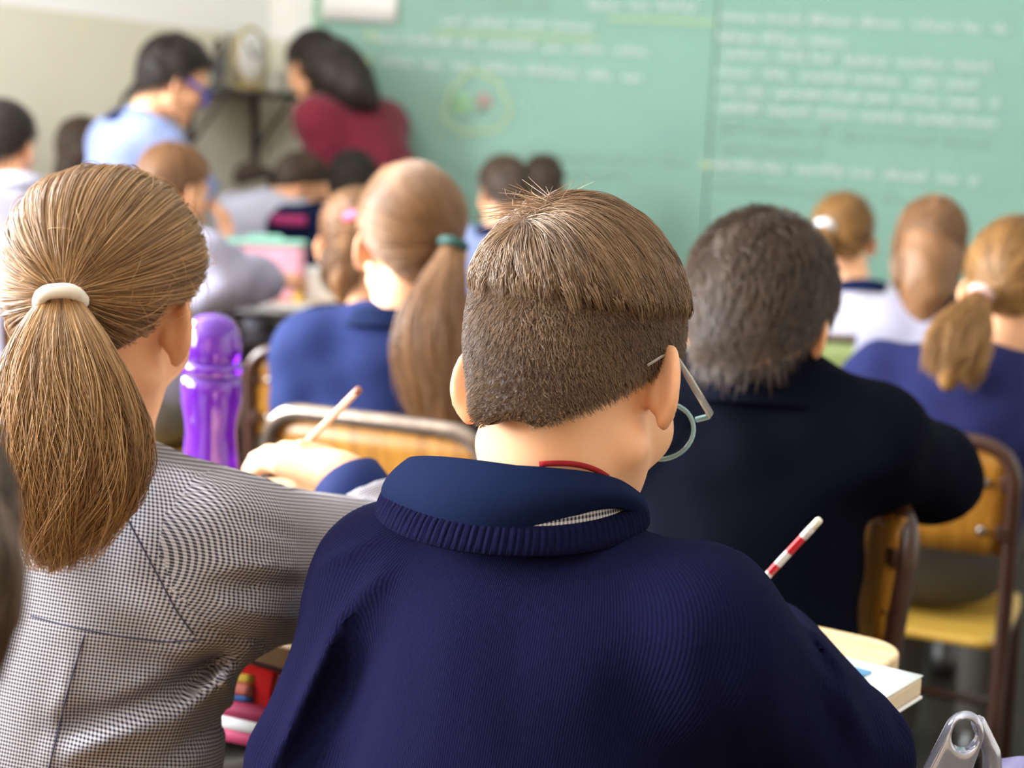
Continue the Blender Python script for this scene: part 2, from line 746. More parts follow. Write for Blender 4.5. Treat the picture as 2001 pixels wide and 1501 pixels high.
class Pose:
    def __init__(self, sm, yaw, lean=12, s=1.0, seat=True, z_pel=0.545, width=1.0, stand=False, roll=0.0):
        self.s, self.yaw = s, yaw
        R = rotm(yaw)
        self.r, self.f, self.u = R[:, 0], R[:, 1], R[:, 2]
        sm = np.asarray(sm, float)
        self.sm = sm
        if stand:
            z_pel = sm[2] - .40 * s
        self.pel = sm - self.f * math.tan(math.radians(lean)) * (sm[2] - z_pel) - self.r * math.tan(math.radians(roll)) * (sm[2] - z_pel)
        self.pel[2] = z_pel
        self.ax = nrm(sm - self.pel)
        self.fw = nrm(self.f - self.ax * (self.f @ self.ax))
        w = .125 * s * width
        self.sh = {1: sm + self.r * w - self.u * .012 * s, -1: sm - self.r * w - self.u * .012 * s}
        self.nb = sm + self.u * .030 * s + self.f * .006
        self.trap = sm + self.u * .008 * s
        self.el, self.wr = {}, {}
        for k in (1, -1):
            self.el[k] = self.sh[k] + self.r * k * .055 * s + self.f * .09 * s - self.u * .20 * s
            self.wr[k] = self.el[k] + self.f * .19 * s - self.r * k * .07 * s + self.u * .01
        self.kn, self.an = {}, {}
        for k in (1, -1):
            h = self.pel + self.r * k * .075 * s - self.u * .01
            if stand:
                self.kn[k] = h * 1.0 + self.f * .02
                self.kn[k][2] = z_pel * .53
                self.an[k] = self.kn[k] - self.f * .02
                self.an[k][2] = .075
            else:
                self.kn[k] = h + self.f * .34 * s
                self.kn[k][2] = .505
                self.an[k] = self.kn[k] + self.f * .03
                self.an[k][2] = .075
        self.stand = stand
        self.creases = []
        self.neck_r = (.046, .053)
        self.folds = []       # (a, b, radius, depth>0 ridge / <0 crease)
        self.head = None
        self.hR = rotm(yaw)
        self.hs = s

    def set_head(self, c=None, yaw=None, pitch=15, roll=0, s=None):
        self.hs = s or self.s
        self.hR = rotm(self.yaw if yaw is None else yaw, pitch, roll)
        self.head = np.asarray(c, float) if c is not None else self.nb + self.u * .105 * self.s + self.f * (.01 + .0012 * pitch)
        return self

    # distance fields in world space
    def d_torso(self, p, off=0.0):
        s = self.s
        o = self.pel.astype(np.float32)
        fw = self.fw.astype(np.float32)
        q = p - o
        q = q + 0.36 * (q @ fw)[:, None] * fw
        ax = (self.sm - self.pel)
        L = np.linalg.norm(ax)
        d = d_cap(q, ax * .12, ax * ((L - .075 * s) / L), (.128 * s + off), (.120 * s + off)) * .9
        d = smin(d, chain(p, [self.sh[-1], self.trap, self.sh[1]], [.050 * s + off, .052 * s + off, .050 * s + off]), .055 * s)
        return d

    def d_arm(self, p, k, off=0.0, upto=1.0):
        s = self.s
        w = self.el[k] + (self.wr[k] - self.el[k]) * upto
        return chain(p, [self.sh[k], self.el[k], w], [.047 * s + off, .040 * s + off, (.028 * s + off)], .015)

    def d_legs(self, p, off=0.0, skirt=False):
        s = self.s
        d = None
        for k in (1, -1):
            h = self.pel + self.r * k * .068 * s
            if skirt:
                e = d_cap(p, h, self.kn[k] + self.u * .01, .070 * s + off, .062 * s + off)
            else:
                e = chain(p, [h, self.kn[k], self.an[k]], [.075 * s + off, .052 * s + off, .036 * s + off], .02)
            d = e if d is None else smin(d, e, .09 if skirt else .03)
        return d

    def d_neck(self, p, off=0.0):
        top = self.head + self.hR @ np.array([0, -.026, -.02]) * self.hs
        return d_cap(p, top, self.nb - self.u * .04, (self.neck_r[0] * self.hs + off), (self.neck_r[1] * self.s + off))


def box_of(pts, m):
    pts = np.asarray(pts, float)
    return pts.min(0) - m, pts.max(0) + m


def to_px(p):
    v = p - CAM.astype(np.float32)
    z = v @ _F.astype(np.float32)
    return CX + FPX * (v @ _R.astype(np.float32)) / z, CY - FPX * (v @ _U.astype(np.float32)) / z, z


def add_creases(d, p, creases, y_max):
    """ridges (h > 0) and creases (h < 0) modelled on the rear of a garment: (x0, y0, x1, y1, half width, height in metres)"""
    if not creases:
        return d
    px, py, z = to_px(p)
    near = np.clip((y_max - p[:, 1]) / .04, 0, 1)
    for x0, y0, x1, y1, w, h in creases:
        dx, dy = x1 - x0, y1 - y0
        t = np.clip(((px - x0) * dx + (py - y0) * dy) / (dx * dx + dy * dy), 0, 1)
        e = np.hypot(px - x0 - t * dx, py - y0 - t * dy)
        d = d - h * near * np.exp(-(e / w) ** 2) * np.sin(np.pi * np.clip(t * .9 + .05, 0, 1)) ** .6
    return d


def add_folds(d, p, folds):
    for a, b, r, h in folds:
        e = d_cap(p, a, b, 0, 0)
        d = d - h * np.exp(-(e / r) ** 2)
    return d


def wrinkle(p, amp, fr=38.0):
    x, y, z = p[:, 0], p[:, 1], p[:, 2]
    return amp * (np.sin(fr * x + 2.2 * np.sin(fr * .5 * z) + 1.3) * np.sin(fr * .63 * z + 1.7 * np.sin(fr * .41 * y + x * 9)) +
                  .5 * np.sin(fr * 1.7 * (x + .6 * z)) * np.sin(fr * 1.1 * y + 2 * z))


def build_person(pose, label, skin, top, legs, hair, res=0.009, head_res=0.005, top_name='sweater', legs_name='trousers', collar=None,
                 sleeve_to=0.93, off=0.010, hands=None, separate_sleeves=False, wr_amp=0.003, group=None, hem=-0.06, ear_out=42, shoe=None,
                 cuff=None, sleeve_off=0.006, band=None):
    """a continuous body mesh with clothes and hair as children; returns the body object and its base point"""
    J = pose
    base = np.array([J.pel[0], J.pel[1], 0.0])
    hc, hR, hs = J.head.astype(np.float32), J.hR.astype(np.float32), J.hs

    def f_head(p):
        d = d_head(((p - hc) @ hR) / hs, ear_out=ear_out) * hs
        return smin(d, J.d_neck(p), .02)
    lo, hi = box_of([J.head], .15 * hs)
    lo[2] = min(lo[2], J.nb[2] - .03)
    parts = [mesh_sdf(f_head, lo, hi, head_res)]
    hp = {}
    for k in (1, -1):
        spec = (hands or {}).get(k)
        fd = nrm(J.wr[k] - J.el[k])
        if spec is None:
            spec = dict(d=fd + J.f * .3, n=-J.u, curl=28)
        hp[k] = hand_prims(J.wr[k], spec['d'], spec['n'], k, spec.get('curl', 30), spec.get('s', .82 * J.s), thumb=spec.get('thumb'))
        pts = np.concatenate([np.array(a) for a, _ in hp[k]])

        def f_hand(p, k=k):
            return smin(d_hand(p, hp[k]), chain(p, [J.el[k], J.wr[k]], [.038 * J.s, .022 * J.s]), .012)
        l2, h2 = box_of(pts, .03)
        parts.append(mesh_sdf(f_hand, l2, h2, spec.get('res', max(.004, head_res))))

    def f_body(p):
        d = smin(J.d_torso(p, -.006), J.d_neck(p, -.002), .03)
        for k in (1, -1):
            d = smin(d, J.d_arm(p, k, -.006, .95), .03)
        d = smin(d, J.d_legs(p, -.008), .04)
        for k in (1, -1):
            d = smin(d, d_cap(p, J.an[k] - J.u * .035 - J.f * .02, J.an[k] - J.u * .045 + J.f * .10, .028, .022), .02)
        return d
    allp = [J.pel, J.sm, J.nb, *J.sh.values(), *J.el.values(), *J.wr.values(), *J.kn.values(), *[a + J.f * .12 for a in J.an.values()]]
    lo, hi = box_of(allp, .14)
    lo[2] = .0
    hi[2] = J.nb[2] + .05
    parts.append(mesh_sdf(f_body, lo, hi, max(res, .011)))
    V, Q = join_parts(parts)
    body = mesh_obj('person', V - base, Q, skin)
    body.location = base
    tag(body, label, 'person', group)
    # eyes
    for k in (1, -1):
        c = J.head + hR @ np.array([.030 * k, .079, .013]) * hs
        Ve, Qe = mesh_sdf(lambda p: d_ell(p, c, (.0115 * hs,) * 3), c - .016 * hs, c + .016 * hs, .003)
        mesh_obj('eye', Ve - base, Qe, M['eye'], body)

    # top garment
    def f_top(p, sleeves=True):
        d = J.d_torso(p, off)
        cut = (J.pel + J.u * hem)
        d = smax(d, -(p - cut.astype(np.float32)) @ J.u.astype(np.float32), .02)
        if sleeves:
            for k in (1, -1):
                e = J.d_arm(p, k, off + sleeve_off, sleeve_to)
                wdir = nrm(J.wr[k] - J.el[k]).astype(np.float32)
                endp = (J.el[k] + (J.wr[k] - J.el[k]) * sleeve_to).astype(np.float32)
                e = smax(e, (p - endp) @ wdir, .008)
                d = smin(d, e, .035)
        d = add_folds(d, p, J.folds)
        d = add_creases(d, p, J.creases, J.sm[1] + .08)
        return d + wrinkle(p, wr_amp)
    tp = [J.pel + J.u * hem, J.sm, *J.sh.values(), *J.el.values(), *J.wr.values()]
    lo, hi = box_of(tp, .075 + .08)
    hi[2] = max(J.nb[2], J.sh[1][2], J.sh[-1][2], J.el[1][2], J.el[-1][2], J.wr[1][2], J.wr[-1][2]) + .09
    V, Q = mesh_sdf(f_top, lo, hi, res)
    uv = np.stack([.13 * J.s * np.arctan2((V - J.pel) @ J.r, -((V - J.pel) @ J.fw) + .02), (V - J.pel) @ J.ax], 1)
    if not separate_sleeves:
        smooth_mod(mesh_obj(top_name, V - base, Q, top, body, uv=uv), 2)
    else:
        p32 = V.astype(np.float32)
        dt = J.d_torso(p32, off)
        da = {k: J.d_arm(p32, k, off + sleeve_off, sleeve_to) for k in (1, -1)}
        own = np.where((da[1] < dt - .002) & (da[1] < da[-1]), 1, np.where(da[-1] < dt - .002, -1, 0))
        fo = np.sign(own[Q].sum(1) // 2)
        for k in (0, 1, -1):
            q = Q[fo == k]
            if not len(q):
                continue
            ids, inv = np.unique(q, return_inverse=True)
            if k == 0:
                u2 = uv[ids]
            else:
                a, b, c = J.sh[k], J.el[k], J.wr[k]
                ax = nrm(b - a)
                s2 = nrm(J.u - ax * (J.u @ ax))
                ax2 = nrm(c - b)
                s3 = nrm(J.u - ax2 * (J.u @ ax2))
                w_ = V[ids]
                fore = d_cap(w_.astype(np.float32), b, c, 0, 0) + .01 < d_cap(w_.astype(np.float32), a, b, 0, 0)
                u2 = np.where(fore[:, None], np.stack([(w_ - b) @ ax2, (w_ - b) @ s3 + (w_ - b) @ np.cross(ax2, s3)], 1), np.stack([(w_ - a) @ ax, (w_ - a) @ s2 * 1.15], 1))
            mesh_obj(top_name if k == 0 else 'sleeve', V[ids] - base, inv.reshape(q.shape), top, body, uv=u2)
    if cuff is not None:
        for k in (1, -1):
            wdir = nrm(J.wr[k] - J.el[k])
            endp = J.el[k] + (J.wr[k] - J.el[k]) * sleeve_to
            V, F = tube_mesh([endp - wdir * .014, endp - wdir * .010, endp + wdir * .036, endp + wdir * .040], [.036 * J.s, .041 * J.s, .037 * J.s, .031 * J.s], 24)
            mesh_obj('cuff', V - base, F, cuff, body)
    if collar is not None:
        ring_collar(J, base, collar, body)
    # lower garment and shoes
    lo, hi = box_of([J.pel, *J.kn.values(), *J.an.values()], .13)
    lo[2] = .05
    skirt = legs_name == 'skirt'
    V, Q = mesh_sdf(lambda p: smin(J.d_legs(p, .006, skirt), d_ell(p, J.pel, (.135 * J.s, .115 * J.s, .10 * J.s), rotm(J.yaw)), .04), lo, hi, max(res, .012))
    smooth_mod(mesh_obj(legs_name, V - base, Q, legs, body))
    for k in (1, -1):
        a, b = J.an[k] - J.u * .037 - J.f * .025, J.an[k] - J.u * .04 + J.f * .115
        V, Q = mesh_sdf(lambda p: smax(smin(d_cap(p, a, b, .037, .034), d_cap(p, a, J.an[k] + J.u * .01, .036, .037), .02), -(p[:, 2] - .002), .004),
                        np.minimum(a, b) - .05, np.maximum(a, b) + np.array([.05, .05, .10]), .009)
        mesh_obj('shoe', V - base, Q, M['shoe'], body)
    return body, base


def ring_collar(J, base, m, body, rad=.064, tall=.020):
    rad, tall = getattr(J, 'collar', (rad, tall))
    """soft folded collar round the neck"""
    c = J.nb + J.u * .012
    ax = nrm(J.u * .9 + J.f * .28 + (J.head - J.nb) * .8)
    rr = nrm(J.r - ax * (J.r @ ax))
    ff = np.cross(ax, rr)

    def fn(u, v):
        a = 2 * math.pi * u
        prof = [(.90, -.010), (.92, .55), (1.0, .95), (1.14, .75), (1.32, -.3), (1.42, -.9)]
        i = min(int(v * 5), 4)
        t = v * 5 - i
        k = prof[i][0] * (1 - t) + prof[i + 1][0] * t
        h = prof[i][1] * (1 - t) + prof[i + 1][1] * t
        return c + (rr * math.cos(a) + ff * math.sin(a) * .92) * rad * J.s * k + ax * tall * h - base
    grid_surface('collar', fn, 48, 16, m, body, closed=True, thick=.003)


# ---- hair
class Hair:
    """hair of one head: a solid shell and combed strands"""

    def __init__(self, pose, body, base, mats, seed=1, shell=.006, keep=hair_keep, vol=(0, 0, 0), ell=(.073, .093, .082), head_res=.005, name='hair', parent_shell=True, bumps=0.0):
        self.J, self.body, self.base, self.mats = pose, body, base, mats
        self.rng = np.random.default_rng(seed)
        self.keep = keep
        self.ell = np.array(ell) + np.array(vol)
        self.c = pose.head.astype(np.float32)
        self.R = pose.hR.astype(np.float32)
        self.s = pose.hs
        if parent_shell:
            def f(p):
                q = self.loc(p)
                d = self.skull(p) - shell
                if bumps:
                    d = d - wrinkle(q * 1.0, bumps, 55)
                return smax(d, self.keep(q) * self.s, .006)
            lo, hi = pose.head - .155 * self.s, pose.head + .155 * self.s
            V, Q = mesh_sdf(f, lo, hi, head_res)
            self.obj = smooth_mod(mesh_obj(name, V - base, Q, mats[0], body), 1)

    def loc(self, p):
        return ((p - self.c) @ self.R) / self.s

    def wld(self, q):
        return self.c + (np.asarray(q) * self.s) @ self.R.T

    def skull(self, p):
        q = self.loc(p)
        d = d_ell(q, (0, -.004, .045), self.ell)
        d = smin(d, d_cap(q, (0, -.030, .0), (0, -.036, -.07), .047, .047), .035)
        return d * self.s

    def grad(self, p):
        e = 1e-3
        d0 = self.skull(p)
        g = np.stack([self.skull(p + np.eye(3, dtype=np.float32)[i] * e) - d0 for i in range(3)], 1) / e
        return d0, g / (np.linalg.norm(g, axis=1)[:, None] + 1e-9)

    def roots(self, n, cond=None, extra=None):
        out = []
        tot = 0
        while tot < n:
            v = self.rng.normal(size=(n * 2, 3))
            v /= np.linalg.norm(v, axis=1)[:, None]
            p = self.wld(np.array([0, -.004, .03]) + v * .11).astype(np.float32)
            for _ in range(4):
                d, g = self.grad(p)
                p = p - (d * .9)[:, None] * g
            q = self.loc(p)
            ok = self.keep(q) < 0
            if cond is not None:
                ok &= cond(q)
            out.append(p[ok])
            tot += ok.sum()
            if not ok.any():
                break
        return np.concatenate(out)[:n]

    def comb(self, root, field, length, n=8, off0=.002, off1=.008, lift=None, jitter=.15):
        """walk over the head along a direction field; returns (strands, n, 3)"""
        p = root.astype(np.float32).copy()
        N_ = len(p)
        length = np.broadcast_to(length, (N_,)).astype(np.float32)
        jit = self.rng.normal(size=(N_, 3)).astype(np.float32) * jitter
        out = []
        offr = self.rng.random(N_).astype(np.float32)
        for i in range(n):
            t = i / (n - 1)
            d, g = self.grad(p)
            tgt = off0 + (off1 - off0) * t * (.35 + .65 * offr)
            if lift is not None:
                tgt = tgt + lift(t, offr)
            p = p + ((tgt - d) * np.minimum(1, np.where(d > tgt, .8, 1)))[:, None] * g
            out.append(p.copy())
            v = field(self.loc(p), t, p) + jit
            v = v - (v * g).sum(1)[:, None] * g
            v /= np.linalg.norm(v, axis=1)[:, None] + 1e-9
            p = p + v * (length / (n - 1))[:, None]
        return np.stack(out, 1)

    def tone(self, pts, contrast=.5, freq=90):
        q = self.loc(pts[:, 0].astype(np.float32))
        a = np.sin(q @ np.array([freq, freq * .6, freq * .4])) * np.sin(q @ np.array([-freq * .5, freq * .9, freq * .3]) + 1)
        return .45 + .25 * a + contrast * (self.rng.random(len(pts)) - .5)

    def strands(self, pts, radius, tone=None, taper=.35, m=None, parent=None):
        return hair_obj('hair_strands', pts - self.base, radius, m or self.mats[1], parent or self.obj, self.tone(pts) if tone is None else tone, taper)

    def dirw(self, v):
        """local direction to world"""
        return (self.R @ np.asarray(v, np.float32)).astype(np.float32)

    # --- ready styles
    def short(self, n=2500, length=.03, radius=.0009, lift=.004, down=(0, -.35, -1.0)):
        r = self.roots(n)
        dw = self.dirw(down)
        pts = self.comb(r, lambda q, t, p: dw[None] + 0 * p, length * (.6 + .8 * self.rng.random(len(r))), 5, .003, .008 + lift, jitter=.35)
        self.strands(pts, radius)

    def pulled(self, tie, n=2500, radius=.0007, npt=9, off=.006, m=None, cond=None, bulge=.004):
        tie_w = self.wld(tie).astype(np.float32)
        r = self.roots(n, cond)
        p = r.copy()
        out = []
        offr = self.rng.random(len(p)).astype(np.float32)
        jit = self.rng.normal(size=p.shape).astype(np.float32) * .002
        for i in range(npt):
            t = i / (npt - 1)
            d, g = self.grad(p)
            tgt = (.002 + (off + bulge * math.sin(math.pi * t)) * (.3 + .7 * offr)) * (1 if t < .85 else 1.0)
            p = p + (tgt - d)[:, None] * g
            if i == npt - 1:
                p = tie_w + (p - tie_w) * .3
            out.append(p.copy() + jit * math.sin(math.pi * t))
            v = tie_w - p
            dist = np.linalg.norm(v, axis=1)[:, None]
            v2 = v - (v * g).sum(1)[:, None] * g
            v2 /= np.linalg.norm(v2, axis=1)[:, None] + 1e-9
            p = p + v2 * dist / max(1, npt - 1 - i) * 1.12
        pts = np.stack(out, 1)
        self.strands(pts, radius, m=m)

    def tail(self, path, radii, n=900, radius=.0008, flat=.75, fray=.35, core=.72, m=None, wave=.004, core_res=.006, ragged=.25, nseg=16, parent=None, name='ponytail'):
        """a hanging bundle along a world path"""
        path = np.asarray(path, float)
        radii = np.asarray(radii, float)
        tt = np.linspace(0, 1, len(path))
        ts = np.linspace(0, 1, 40)
        # catmull-like smooth resample
        from_pts = np.stack([np.interp(ts, tt, path[:, i]) for i in range(3)], 1)
        for _ in range(6):
            from_pts[1:-1] = .5 * from_pts[1:-1] + .25 * (from_pts[:-2] + from_pts[2:])
        rads = np.interp(ts, tt, radii)
        V, Q = mesh_sdf(lambda p: chain(p, from_pts[::3], (rads * core * np.interp(ts, [0, .35, 1], [.55, 1, 1]))[::3]) - wrinkle(p, .0025, 60), from_pts.min(0) - radii.max() - .01, from_pts.max(0) + radii.max() + .01, core_res)
        tl = smooth_mod(mesh_obj(name, V - self.base, Q, self.mats[0], parent or self.body), 1)
        rr = np.sqrt(self.rng.random(n))
        aa = self.rng.random(n) * 2 * math.pi
        side = nrm(np.cross(path[-1] - path[0], [0, 1, 0.01]))
        dep = nrm(np.cross(path[-1] - path[0], side))
        t_end = 1 - ragged * self.rng.random(n)
        k = np.linspace(0, 1, nseg)
        T = k[None] * t_end[:, None]
        base_p = np.stack([np.interp(T, ts, from_pts[:, i]) for i in range(3)], -1)
        rd = np.interp(T, ts, rads)
        ph = self.rng.random((n, 2)) * 6.28
        a = rr[:, None] * np.cos(aa)[:, None] * rd + wave * np.sin(T * 7 + ph[:, :1]) * T * (1 + 2 * fray * rr[:, None])
        b = rr[:, None] * np.sin(aa)[:, None] * rd * flat + wave * np.sin(T * 6 + ph[:, 1:]) * T
        pts = base_p + a[..., None] * side + b[..., None] * dep
        ng = max(8, n // 28)
        gi = self.rng.choice(n, ng, replace=False)
        ca = np.stack([rr * np.cos(aa), rr * np.sin(aa)], 1)
        own = gi[np.argmin(((ca[:, None] - ca[gi][None]) ** 2).sum(-1), 1)]
        pts = pts + (pts[own] - pts) * (k[None, :, None] ** 1.2) * .5
        clump = .18 + .55 * self.rng.random(n)[own] + .35 * (self.rng.random(n) - .5)
        hair_obj('hair_strands', pts - self.base, radius, m or self.mats[1], tl, clump)
        return tl

    def tie(self, c, axis, rad, thick, m, name='hair_tie', flat=1.0):
        ax = nrm(axis)
        s1 = nrm(np.cross(ax, [0.2, 0.9, 0.3]))
        s2 = np.cross(ax, s1)
        pts = [np.asarray(c) - self.base + rad * (math.cos(a) * s1 + math.sin(a) * s2) * (1 + .04 * math.sin(5 * a)) for a in np.linspace(0, 2 * math.pi, 28, endpoint=False)]
        V, F = tube_mesh(pts, thick, 10, closed=True)
        return mesh_obj(name, V, F, m, self.body)


# ------------------------------------------------------------------ materials
M = {}
M['eye'] = mat('eye_white', 'E8E2DC', .2)
M['shoe'] = mat('black_shoe_leather', '1E1C1C', .4)
M['cream'] = mat('cream_paint', 'E9E2C8', .7, vary=.03)
M['floor'] = mat('dark_terrazzo', '1C1915', .4, vary=.5, scale=60)
M['ceiling'] = mat('ceiling_white', 'F4F3EE', .8, vary=.02)
M['frame_white'] = mat('window_frame_paint', 'EDEDEA', .5)
M['board'] = mat('chalkboard_green', '86B0A3', .42, vary=.16, scale=2.2, stretch=(.6, 1, 1.2))
M['board_trim'] = mat('board_trim_green', '8FBFA2', .5)
M['chalk'] = mat('white_chalk', 'CFE2DC', .9)
M['chalk_dim'] = mat('faded_white_chalk', 'A0C6B6', .9)
M['chalk_y'] = mat('yellow_chalk', 'B4CCA6', .9)
M['chalk_r'] = mat('red_chalk', 'C2A8A0', .9)
M['chalk_g'] = mat('green_chalk', '9CCB9A', .9)
M['paper'] = mat('white_paper', 'F3F3F2', .7, vary=.02)
M['frame_brown'] = mat('brown_painted_steel', '3A2118', .3, vary=.25, scale=30)
M['frame_worn'] = mat('worn_brown_steel', '85766C', .2, metal=.85, vary=.6, scale=45)
M['ply'] = wood('orange_plywood', '8A5A18', 'B07A2C', .35, 6, (9, 9, .6))
M['ply_yellow'] = wood('yellow_plywood', 'C59B3C', 'D9B052', .4, 5, (1, 6, 1))
M['ply_green'] = mat('olive_green_laminate', '7E8A55', .45, vary=.2)
M['desk'] = wood('pale_oak_laminate', 'D3B083', 'E8CCA2', .35, 7, (1.2, 12, 1))
M['edge'] = mat('grey_edge_band', 'C9CCD0', .25, metal=.3)
M['rivet'] = mat('steel_rivet', '8C8580', .25, metal=.9)
M['metal_dark'] = mat('dark_shelf_steel', '4A4848', .45, metal=.3)
M['skin'] = mat('skin', 'EAB088', .5, vary=.05, scale=25, spec=.35)
M['skin_pale'] = mat('skin_pale', 'E6B08C', .5, vary=.05, scale=25, spec=.35)
for k in ('skin', 'skin_pale'):
    b_ = M[k].node_tree.nodes['Principled BSDF']
    b_.inputs['Subsurface Weight'].default_value = .22
    b_.inputs['Subsurface Radius'].default_value = (.9, .35, .2)
    b_.inputs['Subsurface Scale'].default_value = .007
M['navy_knit'] = knit('navy_knit', '10102C', .0021, .35, .10)
M['navy_dark_knit'] = knit('dark_navy_knit', '090B16', .0025, .4, .02)
M['purple_knit'] = knit('purple_navy_knit', '25284F', .0025, .4, .05)
M['navy_cloth'] = mat('navy_cotton', '121C3A', .85, vary=.08, scale=40, bump=.15, bscale=700, spec=.05)
M['blue_cloth'] = mat('mid_blue_cotton', '202A54', .85, vary=.08, scale=30, bump=.15, bscale=500, spec=.08)
M['gingham'] = gingham('black_white_gingham', 'BAB5BA', '14162A')
M['lavender'] = mat('fine_gingham_seen_from_afar', '8F8DA0', .85, vary=.06, scale=120, spec=.2)
M['pale_blue'] = mat('pale_blue_smock', '7A86AE', .85, vary=.05, scale=60, spec=.2)
M['white_cloth'] = mat('white_smock', 'B0AEBE', .85, vary=.04, scale=60, spec=.2)
M['maroon'] = mat('maroon_fleece', '6E1A2E', .85, vary=.18, scale=30, spec=.2, **{'Sheen Weight': .2})
M['grey_trousers'] = mat('grey_flannel', '6B665F', .9, vary=.15, scale=80, spec=.2)
M['grey_plaid'] = gingham('grey_green_check', '565249', '34322E', .012)
M['red_trim'] = mat('red_jersey', '8C1A22', .85, spec=.2)


def hm(name, dark, light, mid=None, rough=.38):
    return (cap_mat(name + '_shell', dark, mid or light), hair_mat(name + '_strands', dark, light, rough))


H_BROWN = hm('brown_hair', '4A3526', '94714F', '5A4230')
H_GOLD = hm('golden_brown_hair', '583A1E', 'C69A66', '7E5A34')
H_DARK = hm('near_black_hair', '15120F', '3A302A', rough=.6)
H_DBROWN = hm('dark_brown_hair', '2A1E17', '6B5545', '4A382C')
H_MBROWN = hm('mid_brown_hair', '553722', 'A57A52')
H_BLOND = hm('dark_blond_hair', '5E3F20', 'B98A50')
H_SHORT = hm('cropped_brown_hair', '3C2A1E', '9E7C5C', '4A3729')

# ------------------------------------------------------------------ the room
ROOM = [tuple(WCOR[:2]), (4.2, 6.0), (4.2, -3.0), tuple((WCOR + WDIR * 10.5)[:2])]
HC = 3.1


def structure(o):
    o['kind'] = 'structure'
    return o


fl = [(*p, -.1) for p in ROOM] + [(*p, 0.0) for p in ROOM]
structure(mesh_obj('floor', fl, [(0, 1, 2, 3), (7, 6, 5, 4), (0, 4, 5, 1), (1, 5, 6, 2), (2, 6, 7, 3), (3, 7, 4, 0)], M['floor'], smooth=False))
cl = [(*p, HC) for p in ROOM] + [(*p, HC + .1) for p in ROOM]
structure(mesh_obj('ceiling', cl, [(0, 1, 2, 3), (7, 6, 5, 4), (0, 4, 5, 1), (1, 5, 6, 2), (2, 6, 7, 3), (3, 7, 4, 0)], M['ceiling'], smooth=False))


def two_tone():
    m, nt, b = new_mat('two_tone_wall_paint')
    L = nt.links.new
    ge = N(nt, 'ShaderNodeNewGeometry')
    sp = N(nt, 'ShaderNodeSeparateXYZ')
    L(ge.outputs['Position'], sp.inputs[0])
    gt = N(nt, 'ShaderNodeMath', operation='GREATER_THAN')
    gt.inputs[1].default_value = 1.59
    L(sp.outputs[2], gt.inputs[0])
    no = N(nt, 'ShaderNodeTexNoise')
    no.inputs['Scale'].default_value = 3
    L(ge.outputs['Position'], no.inputs[0])
    mc = N(nt, 'ShaderNodeMix', data_type='RGBA')
    mc.inputs[6].default_value = (*lin('E2DCC8'), 1)
    mc.inputs[7].default_value = (*lin('EAE5D3'), 1)
    L(no.outputs[0], mc.inputs[0])
    mx = N(nt, 'ShaderNodeMix', data_type='RGBA')
    L(gt.outputs[0], mx.inputs[0])
    L(mc.outputs[2], mx.inputs[6])
    mx.inputs[7].default_value = (*lin('FBFBFB'), 1)
    L(mx.outputs[2], b.inputs['Base Color'])
    b.inputs['Roughness'].default_value = .6
    return m


M['two_tone'] = two_tone()
M['back_wall'] = wood('fill_toned_back_wall', 'A08A68', 'B49C78', .5, 3, (6, 1, 1))  # unseen back wall, its brown chosen to hold down the bounced fill light


def wall_boxes(name, origin, direction, inward, spans, m, thick=.15):
    """a wall made of solid boxes (t0, t1, z0, z1) along a direction, openings left free"""
    V, F = [], []
    for t0, t1, z0, z1 in spans:
        o = len(V)
        for t, n_, z in ((t0, 0, z0), (t1, 0, z0), (t1, -thick, z0), (t0, -thick, z0), (t0, 0, z1), (t1, 0, z1), (t1, -thick, z1), (t0, -thick, z1)):
            V.append(np.array([*origin[:2], 0]) + np.array(direction) * t + np.array(inward) * n_ + np.array([0, 0, z]))
        F += [tuple(o + i for i in f) for f in ((0, 3, 2, 1), (4, 5, 6, 7), (0, 1, 5, 4), (1, 2, 6, 5), (2, 3, 7, 6), (3, 0, 4, 7))]
    return structure(mesh_obj(name, V, F, m, smooth=False))


sp_ = []
t_prev = 0.0
for t0, t1 in WINDOWS:
    sp_ += [(t_prev, t0, 0, HC), (t0, t1, 0, 1.1), (t0, t1, 2.6, HC)]
    t_prev = t1
sp_.append((t_prev, 10.5, 0, HC))
wall_boxes('wall_left', WCOR, WDIR, WIN, sp_, M['two_tone'])
wall_boxes('wall_front', WCOR, (1, 0, 0), (0, -1, 0), [(0, 5.18, 0, HC)], M['two_tone'])
wall_boxes('wall_right', (4.2, 6.0), (0, -1, 0), (-1, 0, 0), [(0, 9.0, 0, HC)], M['two_tone'])
wall_boxes('wall_back', (-6.4, -3.0), (1, 0, 0), (0, 1, 0), [(0, 10.6, 0, HC)], M['back_wall'])
for i, (t0, t1) in enumerate(WINDOWS):
    w = structure(empty('window_%d' % (i + 1), tuple(WCOR + WDIR * (t0 + t1) / 2 + np.array([0, 0, 1.1]))))
    A = np.array(w.location)
    for a, b in (((t0, 1.1), (t1, 1.1)), ((t0, 2.6), (t1, 2.6)), ((t0, 1.1), (t0, 2.6)), ((t1, 1.1), (t1, 2.6)), (((t0 + t1) / 2, 1.1), ((t0 + t1) / 2, 2.6))):
        pa = WCOR + WDIR * a[0] + np.array([0, 0, a[1]]) - WIN * .05 - A
        pb = WCOR + WDIR * b[0] + np.array([0, 0, b[1]]) - WIN * .05 - A
        tube('window_frame', [pa, pb], .03, M['frame_white'], w, n=4)

# chalkboard
YB = 5.955
bx0 = P(618, 150, YB)[0]
bj = P(1392, 200, YB)[0]
board = empty('chalkboard', (bj, 6.0, .72))
tag(board, 'wide green chalkboard covered in rows of chalk handwriting', 'chalkboard')
BL = np.array(board.location)


def on_board(px, py, d=.0):
    return P(px, py, YB - .012 - d) - BL


